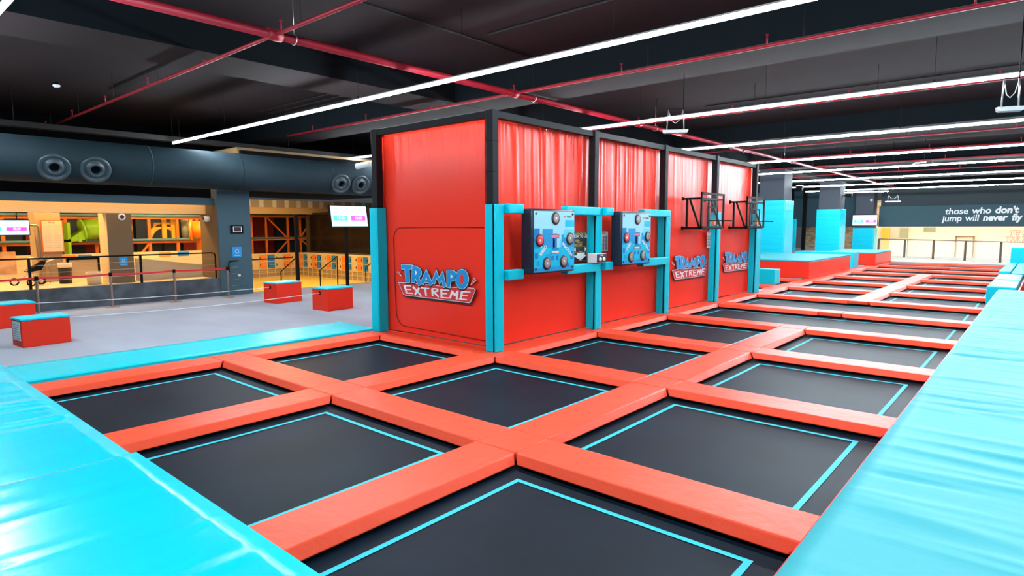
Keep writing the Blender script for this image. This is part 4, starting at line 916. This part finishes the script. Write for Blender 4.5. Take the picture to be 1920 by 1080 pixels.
for k, (y, xa, xb) in enumerate(BR):
    t = thing('sprinkler_pipe', 'thin red sprinkler branch pipe crossing the hall, %s out from the camera' % ORD[k], 'pipe', (0, y, 5.3), 'red sprinkler branch pipes')
    mb = MB(); mb.tube([(xa, y, 5.30), (xb, y, 5.30)], .032, 10); part('pipe', mb, PIPE_RED, t)
    x = xa+1.6
    while x < 1.5:
        inb = any(b-.05 < y < b+1.55 for b in BY) or -13.5 < x < -11.8
        mb = MB(); mb.tube([(x, y, 5.33), (x, y, 5.385 if inb else 5.50)], .014, 8); mb.lathe([(.0, 5.50 if not inb else 5.385), (.03, 5.49 if not inb else 5.38), (.03, 5.475 if not inb else 5.37)], (x, y, 0), n=10)
        part('sprinkler_head', mb, PIPE_RED, t)
        mb = MB(); mb.tube([(x+.6, y, 5.33), (x+.6, y, 6.0 if not inb and not -13.5 < x+.6 < -11.8 else 5.395)], .006, 6); part('hanger', mb, CONDUIT, t)
        x += 2.9
CG = 'thin black conduits on the ceiling'
for k, (a, b, lb) in enumerate((((-9.0, 3.2, 5.96), (-9.0, 11.4, 5.96), 'along the hall beside the fire main'), ((-8.6, 9.2, 5.97), (3, 9.2, 5.97), 'across the hall above the second light line'), ((-19.8, 5.9, 5.97), (-14.2, 5.9, 5.97), 'across the left bay beside the smoke detector'),
                             ((-20, 11.0, 5.97), (-13.5, 11.0, 5.97), 'across the left bay before the beam, nearest of three'), ((-20, 10.6, 5.97), (-13.5, 10.6, 5.97), 'across the left bay, middle of three'), ((-20, 10.2, 5.97), (-13.5, 10.2, 5.97), 'across the left bay, farthest from the beam of three'),
                             ((-8.5, 14.3, 5.97), (5, 14.3, 5.97), 'across the hall just past the first cross beam'), ((-8.5, 19.2, 5.97), (5, 19.2, 5.97), 'across the hall over the basketball hoops'))):
    mb = MB(); mb.tube([a, b], .022, 8); solo('conduit', mb, CONDUIT, 'thin black ceiling conduit %s' % lb, 'conduit', CG)
def smoke(x, y, z, label):
    t = thing('smoke_detector', label, 'smoke detector', (x, y, z), 'white smoke detectors')
    mb = MB(); mb.lathe([(0, 0), (.06, 0), (.06, -.05)], (x, y, z), n=18); part('base', mb, BLACK, t)
    mb = MB(); mb.lathe([(.075, -.05), (.085, -.06), (.085, -.09), (.05, -.12), (.001, -.125)], (x, y, z), n=20); part('cap', mb, WHITE, t)
smoke(-20.1, 4.74, 6.0, 'white smoke detector on the ceiling over the left carpet')
smoke(-6.93, 14.6, 6.0, 'white smoke detector on the ceiling above the hanging lamp by the red wall')
def hung_lamp(x, y, z, w, ang, label, top=6.0):
    t = thing('hanging_floodlight', label, 'lamp', (0, 0, 0), 'small hanging floodlights')
    mb = MB(); mb.hexa([(-w/2, -.07, -.04), (w/2, -.07, -.04), (w/2, .07, -.04), (-w/2, .07, -.04)], [(-w/2-.02, -.05, .03), (w/2+.02, -.05, .03), (w/2+.02, .05, .03), (-w/2-.02, .05, .03)]); part('body', mb, WHITE, t, .012, local=True)
    mb = MB(); mb.box(-w/2+.02, w/2-.02, -.06, .06, -.048, -.04); part('lens', mb, GREYR, t, local=True)
    for sx in (-1, 1):
        mb = MB(); mb.tube([(sx*w*.36, 0, .03), (sx*w*.33, 0, .30), (sx*w*.30, 0, .45)], .012, 6); part('bracket', mb, CHROME, t, local=True)
    mb = MB(); mb.tube([(w*.31, 0, .40), (w*.31, 0, top-z)], .010, 6); mb.tube([(-w*.30, 0, .4), (-w*.3, 0, .46), (w*.31, 0, .46)], .008, 6); part('drop_rod', mb, BLACK, t, local=True)
    mb = MB(); mb.tube([(-w*.3, 0, .42), (-w*.15, .02, .22), (0, .02, .17), (w*.18, .01, .24), (w*.31, 0, .44)], .007, 6); part('cable', mb, WHITE, t, local=True)
    t.location = (x, y, z); t.rotation_euler = (0, 0, ang)
hung_lamp(-6.2, 12.5, 4.22, .50, .55, 'small white floodlight hanging from a rod above the second game board', 5.4)
hung_lamp(-.58, 12.5, 4.0, .32, .45, 'small white floodlight hanging at the upper right edge', 5.4)
hung_lamp(-7.9, 47.5, 3.75, .85, .3, 'white floodlight hanging far off before the lettered bulkhead')
mb = MB(); mb.box(-21.45, -21.15, -6.5, 40, 4.90, 4.94); mb.box(-21.45, -21.43, -6.5, 40, 4.94, 5.05); mb.box(-21.17, -21.15, -6.5, 40, 4.94, 5.05)
for y in range(-4, 40, 4): mb.tube([(-21.3, y, 4.94), (-21.3, y, 5.38 if any(b-.1 < y < b+1.6 for b in BY) else 5.99)], .01, 6)
solo('cable_tray', mb, CONDUIT, 'long dark cable tray running above the big air duct', 'tray')
t = thing('cable_tray', 'short black cable tray with a curved white conduit under the far ceiling', 'tray', (-4.7, 32, 5))
mb = MB(); mb.box(-5.9, -4.1, 33.0, 33.3, 4.86, 5.0); mb.tube([(-5.6, 33.15, 5.0), (-5.6, 33.15, 5.99)], .01, 6); mb.tube([(-4.4, 33.15, 5.0), (-4.4, 33.15, 5.99)], .01, 6); part('tray', mb, BLACK, t)
mb = MB(); mb.tube([(-5.2, 32.95, 4.82), (-4.9, 32.95, 4.84), (-4.7, 32.95, 4.96), (-4.3, 32.95, 4.98)], .025, 8); part('conduit', mb, WHITE, t)

# ================================================================== RIGHT REAR: PLATFORMS AND PADDED PILLARS
def red_platform(x0, x1, y0, y1, h, label):
    t = thing('padded_platform', label, 'platform', ((x0+x1)/2, y0, -.1), 'red sided platforms')
    mb = MB(); mb.box(x0, x1, y0, y1, .003, h-.06); part('base', mb, RED, t, .02)
    mb = MB(); mb.box(x0-.01, x1+.01, y0-.01, y1+.01, h-.06, h); part('top_mat', mb, CYANMAT_R, t, .02, 'turquoise top mat')
red_platform(-12.6, -7.34, 27.07, 34.1, .75, 'large red platform with turquoise top beyond the red wall')
red_platform(-9.6, -7.05, 38.4, 42.9, .70, 'small red platform with turquoise top at the foot of the far pillar')
soft_block('foam_block', -8.6, -7.62, 23.74, 24.35, .002, .56, CYAN, 'small turquoise foam block on the trampoline behind the red wall', 'block', 'foam blocks near the platforms', .003, 6, e=.015, seed=9)
soft_block('foam_block', -10.4, -7.55, 35.7, 36.8, .003, .80, CYAN, 'turquoise foam block between the two red platforms', 'block', 'foam blocks near the platforms', .003, 4, e=.015, seed=10)
for k, (y, zt, lb) in enumerate(((37.0, 3.62, 'tall turquoise pad wrapped around the nearest grey pillar'), (49.5, 3.36, 'turquoise pad wrapped around the second grey pillar'), (61.0, 1.95, 'turquoise pad on the far pillar below the screen'))):
    mb = MB(); mb.box(-13.05, -11.45, y-.12, y, .004, zt); mb.box(-11.55, -11.43, y, y+1.5, .004, zt); mb.box(-13.07, -12.95, y, y+1.5, .004, zt)
    solo('pillar_pad', mb, CYANWRAP, lb, 'pad', 'turquoise pillar pads', .02)
for k, (x, y, z, lb) in enumerate(((-11.3, 38.6, 4.35, 'small black spotlight on the side of the nearest padded pillar'), (-11.3, 50.6, 4.35, 'small black spotlight on the side of the second padded pillar'))):
    t = thing('wall_spotlight', lb, 'lamp', (x, y, z), 'black pillar spotlights')
    mb = MB(); mb.tube([(x-.25, y, z), (x, y, z+.02)], .04, 8); part('arm', mb, BLACK, t)
    mb = MB(); mb.hexa([(x-.05, y-.2, z-.12), (x+.3, y-.2, z-.16), (x+.3, y+.1, z-.1), (x-.05, y+.1, z-.06)], [(x-.05, y-.2, z+.14), (x+.3, y-.2, z+.12), (x+.3, y+.1, z+.18), (x-.05, y+.1, z+.2)]); part('head', mb, BLACK, t)
mb = MB(); mb.lathe([(0, 60.99), (.12, 60.99), (.12, 60.9), (.05, 60.8), (.001, 60.78)], (-11.75, 0, 4.35), 'y', 16); solo('security_camera', mb, WHITE, 'white dome camera high on the far pillar with the screen', 'camera')
for k, x in enumerate((-17.4, -16.3, -14.2)):
    mb = MB(); mb.beam((x, 58, 0), (x, 58, 5.4), .28, .28); solo('steel_post', mb, BLACK, 'black steel post in the gap behind the padded pillars, %s from the red wall' % ORD[k], 'post', 'black posts behind the pillars')
for k, x in enumerate((-17.9, -16.9)):
    mb = MB(); mb.box(x-.12, x+.12, 57.2, 57.5, 0, 2.75); solo('pole_pad', mb, CYAN, 'slim dark turquoise pole pad behind the padded pillars, %s from the red wall' % ORD[k], 'pad', 'slim pole pads')

# ================================================================== FAR WALL LETTERING, GLASS RAILING, BRIGHT PASSAGE
t = thing('wall_lettering', 'white handwritten slogan lettering on the far blue grey bulkhead', 'lettering', (-4, 61.98, 2.4))
for words, zc, x0, want in (((('those', .012), ('who', .016), ("don't", .030)), 3.29, -6.54, 4.72), ((('jump', .012), ('will', .012), ('never', .028), ('fly', .032)), 2.70, -6.75, 5.2)):
    xs = 0; items = []
    for wd, bold in words:
        vf = flat_text(wd, .72, bold, 'LEFT', shear=.12, space=.98); lo = min(v[0] for v in vf[0]); hi = max(v[0] for v in vf[0])
        items.append(([(v[0]-lo+xs, v[1]*.98) for v in vf[0]], vf[1])); xs += hi-lo+.26
    k_ = want/(xs-.26); mb = MB()
    for vs_, fs_ in items: lay(mb, ([(v[0]*k_, v[1]) for v in vs_], fs_), (x0, 62.0, zc), (1, 0, 0), (0, 0, 1), (0, -1, 0), .01, rot=.015)
    part('text_line', mb, LWHITE, t)
A_, B_ = Vector((-9.1, 50.4, 0)), Vector((1.5, 42.6+.9, 0))
t = thing('glass_railing', 'glass railing with dark posts at the far end of the trampolines', 'railing', A_)
mb = MB(); mb.tube([A_+Vector((0, 0, 1.22)), B_+Vector((0, 0, 1.22))], .035, 8); part('handrail', mb, STEEL, t)
n_ = 6
for k in range(n_+1):
    p = A_.lerp(B_, k/n_); mb = MB(); mb.box(p.x-.06, p.x+.06, p.y-.05, p.y+.05, 0, 1.22); part('post', mb, mat('dark_bronze', (.05, .035, .025), .4), t)
    if k < n_:
        q = A_.lerp(B_, (k+1)/n_); d = (q-p).normalized(); a = p+d*.12; b = q-d*.12; mb = MB()
        mb.hexa([(a.x, a.y-.008, .06), (b.x, b.y-.008, .06), (b.x, b.y+.008, .06), (a.x, a.y+.008, .06)], [(a.x, a.y-.008, 1.12), (b.x, b.y-.008, 1.12), (b.x, b.y+.008, 1.12), (a.x, a.y+.008, 1.12)])
        part('glass_pane', mb, GLASS, t)
mb = MB(); mb.box(-5.2, 3, 74.8, 74.99, -1, 4.1); o = solo('mural', mb, MALLP, 'pale pink wall mural with faint slogan in the bright passage', 'mural')
mb = MB()
for s_, z in (('STEP UP', 2.12), ('YOUR STYLE', 1.35)): vf = flat_text(s_, .70, .012, 'LEFT'); lay(mb, ([(v[0]*.55, v[1]) for v in vf[0]], vf[1]), (-2.75 if z > 2 else -3.0, 74.8, z-.7 if z > 2 else z-.5), (1, 0, 0), (0, 0, 1), (0, -1, 0), .02)
part('slogan', mb, mat('grey_pink_letters', (.45, .26, .24), .6), o)
t = thing('door_frame', 'brown framed glass door in the bright passage', 'door frame', (-7.0, 74.7, 0))
DB = mat('bronze_frame', (.22, .13, .07), .5)
mb = MB()
for a, b, c, d in ((-6.9, -6.78, -1, 1.1), (-5.5, -5.38, -1, 1.1), (-6.9, -5.38, 1.0, 1.1)): mb.box(a, b, 74.65, 74.78, c, d)
part('frame', mb, DB, t)
mb = MB(); mb.box(-6.78, -5.5, 74.70, 74.72, -1, 1.0); part('glass_pane', mb, GLASS, t)
mb = MB(); mb.box(-9.6, -8.6, 74.9, 75.0, 1.5, 1.95); solo('window_sign', mb, mat('grey_green_glass', (.3, .32, .22), .4), 'small grey green window high on the passage wall', 'window')
t = thing('shop_display', 'blurred yellow and green shop display in the bright passage', 'shop display', (-14, 74, 0))
for k, (a, b, c, d, m) in enumerate(((-13.2, -12.5, -1, 1.9, YELP), (-12.5, -10.9, -1, .8, MALLW), (-11.6, -10.9, -1, 1.9, mat('sage_grey', (.3, .32, .22), .5)), (-13.2, -12.7, -1, 1.0, mat('shop_teal', (.2, .4, .38), .5)))):
    mb = MB(); mb.box(a, b, 74.3+.1*k, 74.6+.1*k, c, d); part('display_block', mb, m, t)
mb = MB(); mb.box(-18.5, -13.6, 66, 66.2, -1.0, 2.1); solo('shelf_unit', mb, mat('mottled_shop_shelf', (.5, .42, .28), .6, var=(.6, (1.5, 1.5, 3))), 'cluttered beige shop shelf glimpsed between the padded pillars', 'shelf')
for k, (x, y) in enumerate(((-15.5, 69), (-10, 69), (-5, 69), (0, 69), (5, 69))):
    lamp_panel(x-1, x+1, y-.8, y+.8, 4.1, MALLL, 'bright ceiling panel light over the passage, %s along the row' % ORD[k], grp='passage ceiling lights')
for k, x in enumerate((-8, -2, 4)):
    lamp_panel(x-1, x+1, 63.5, 64.5, 4.1, MALLL, 'bright ceiling panel light just behind the lettered bulkhead, %s along the row' % ORD[k], grp='passage ceiling lights')
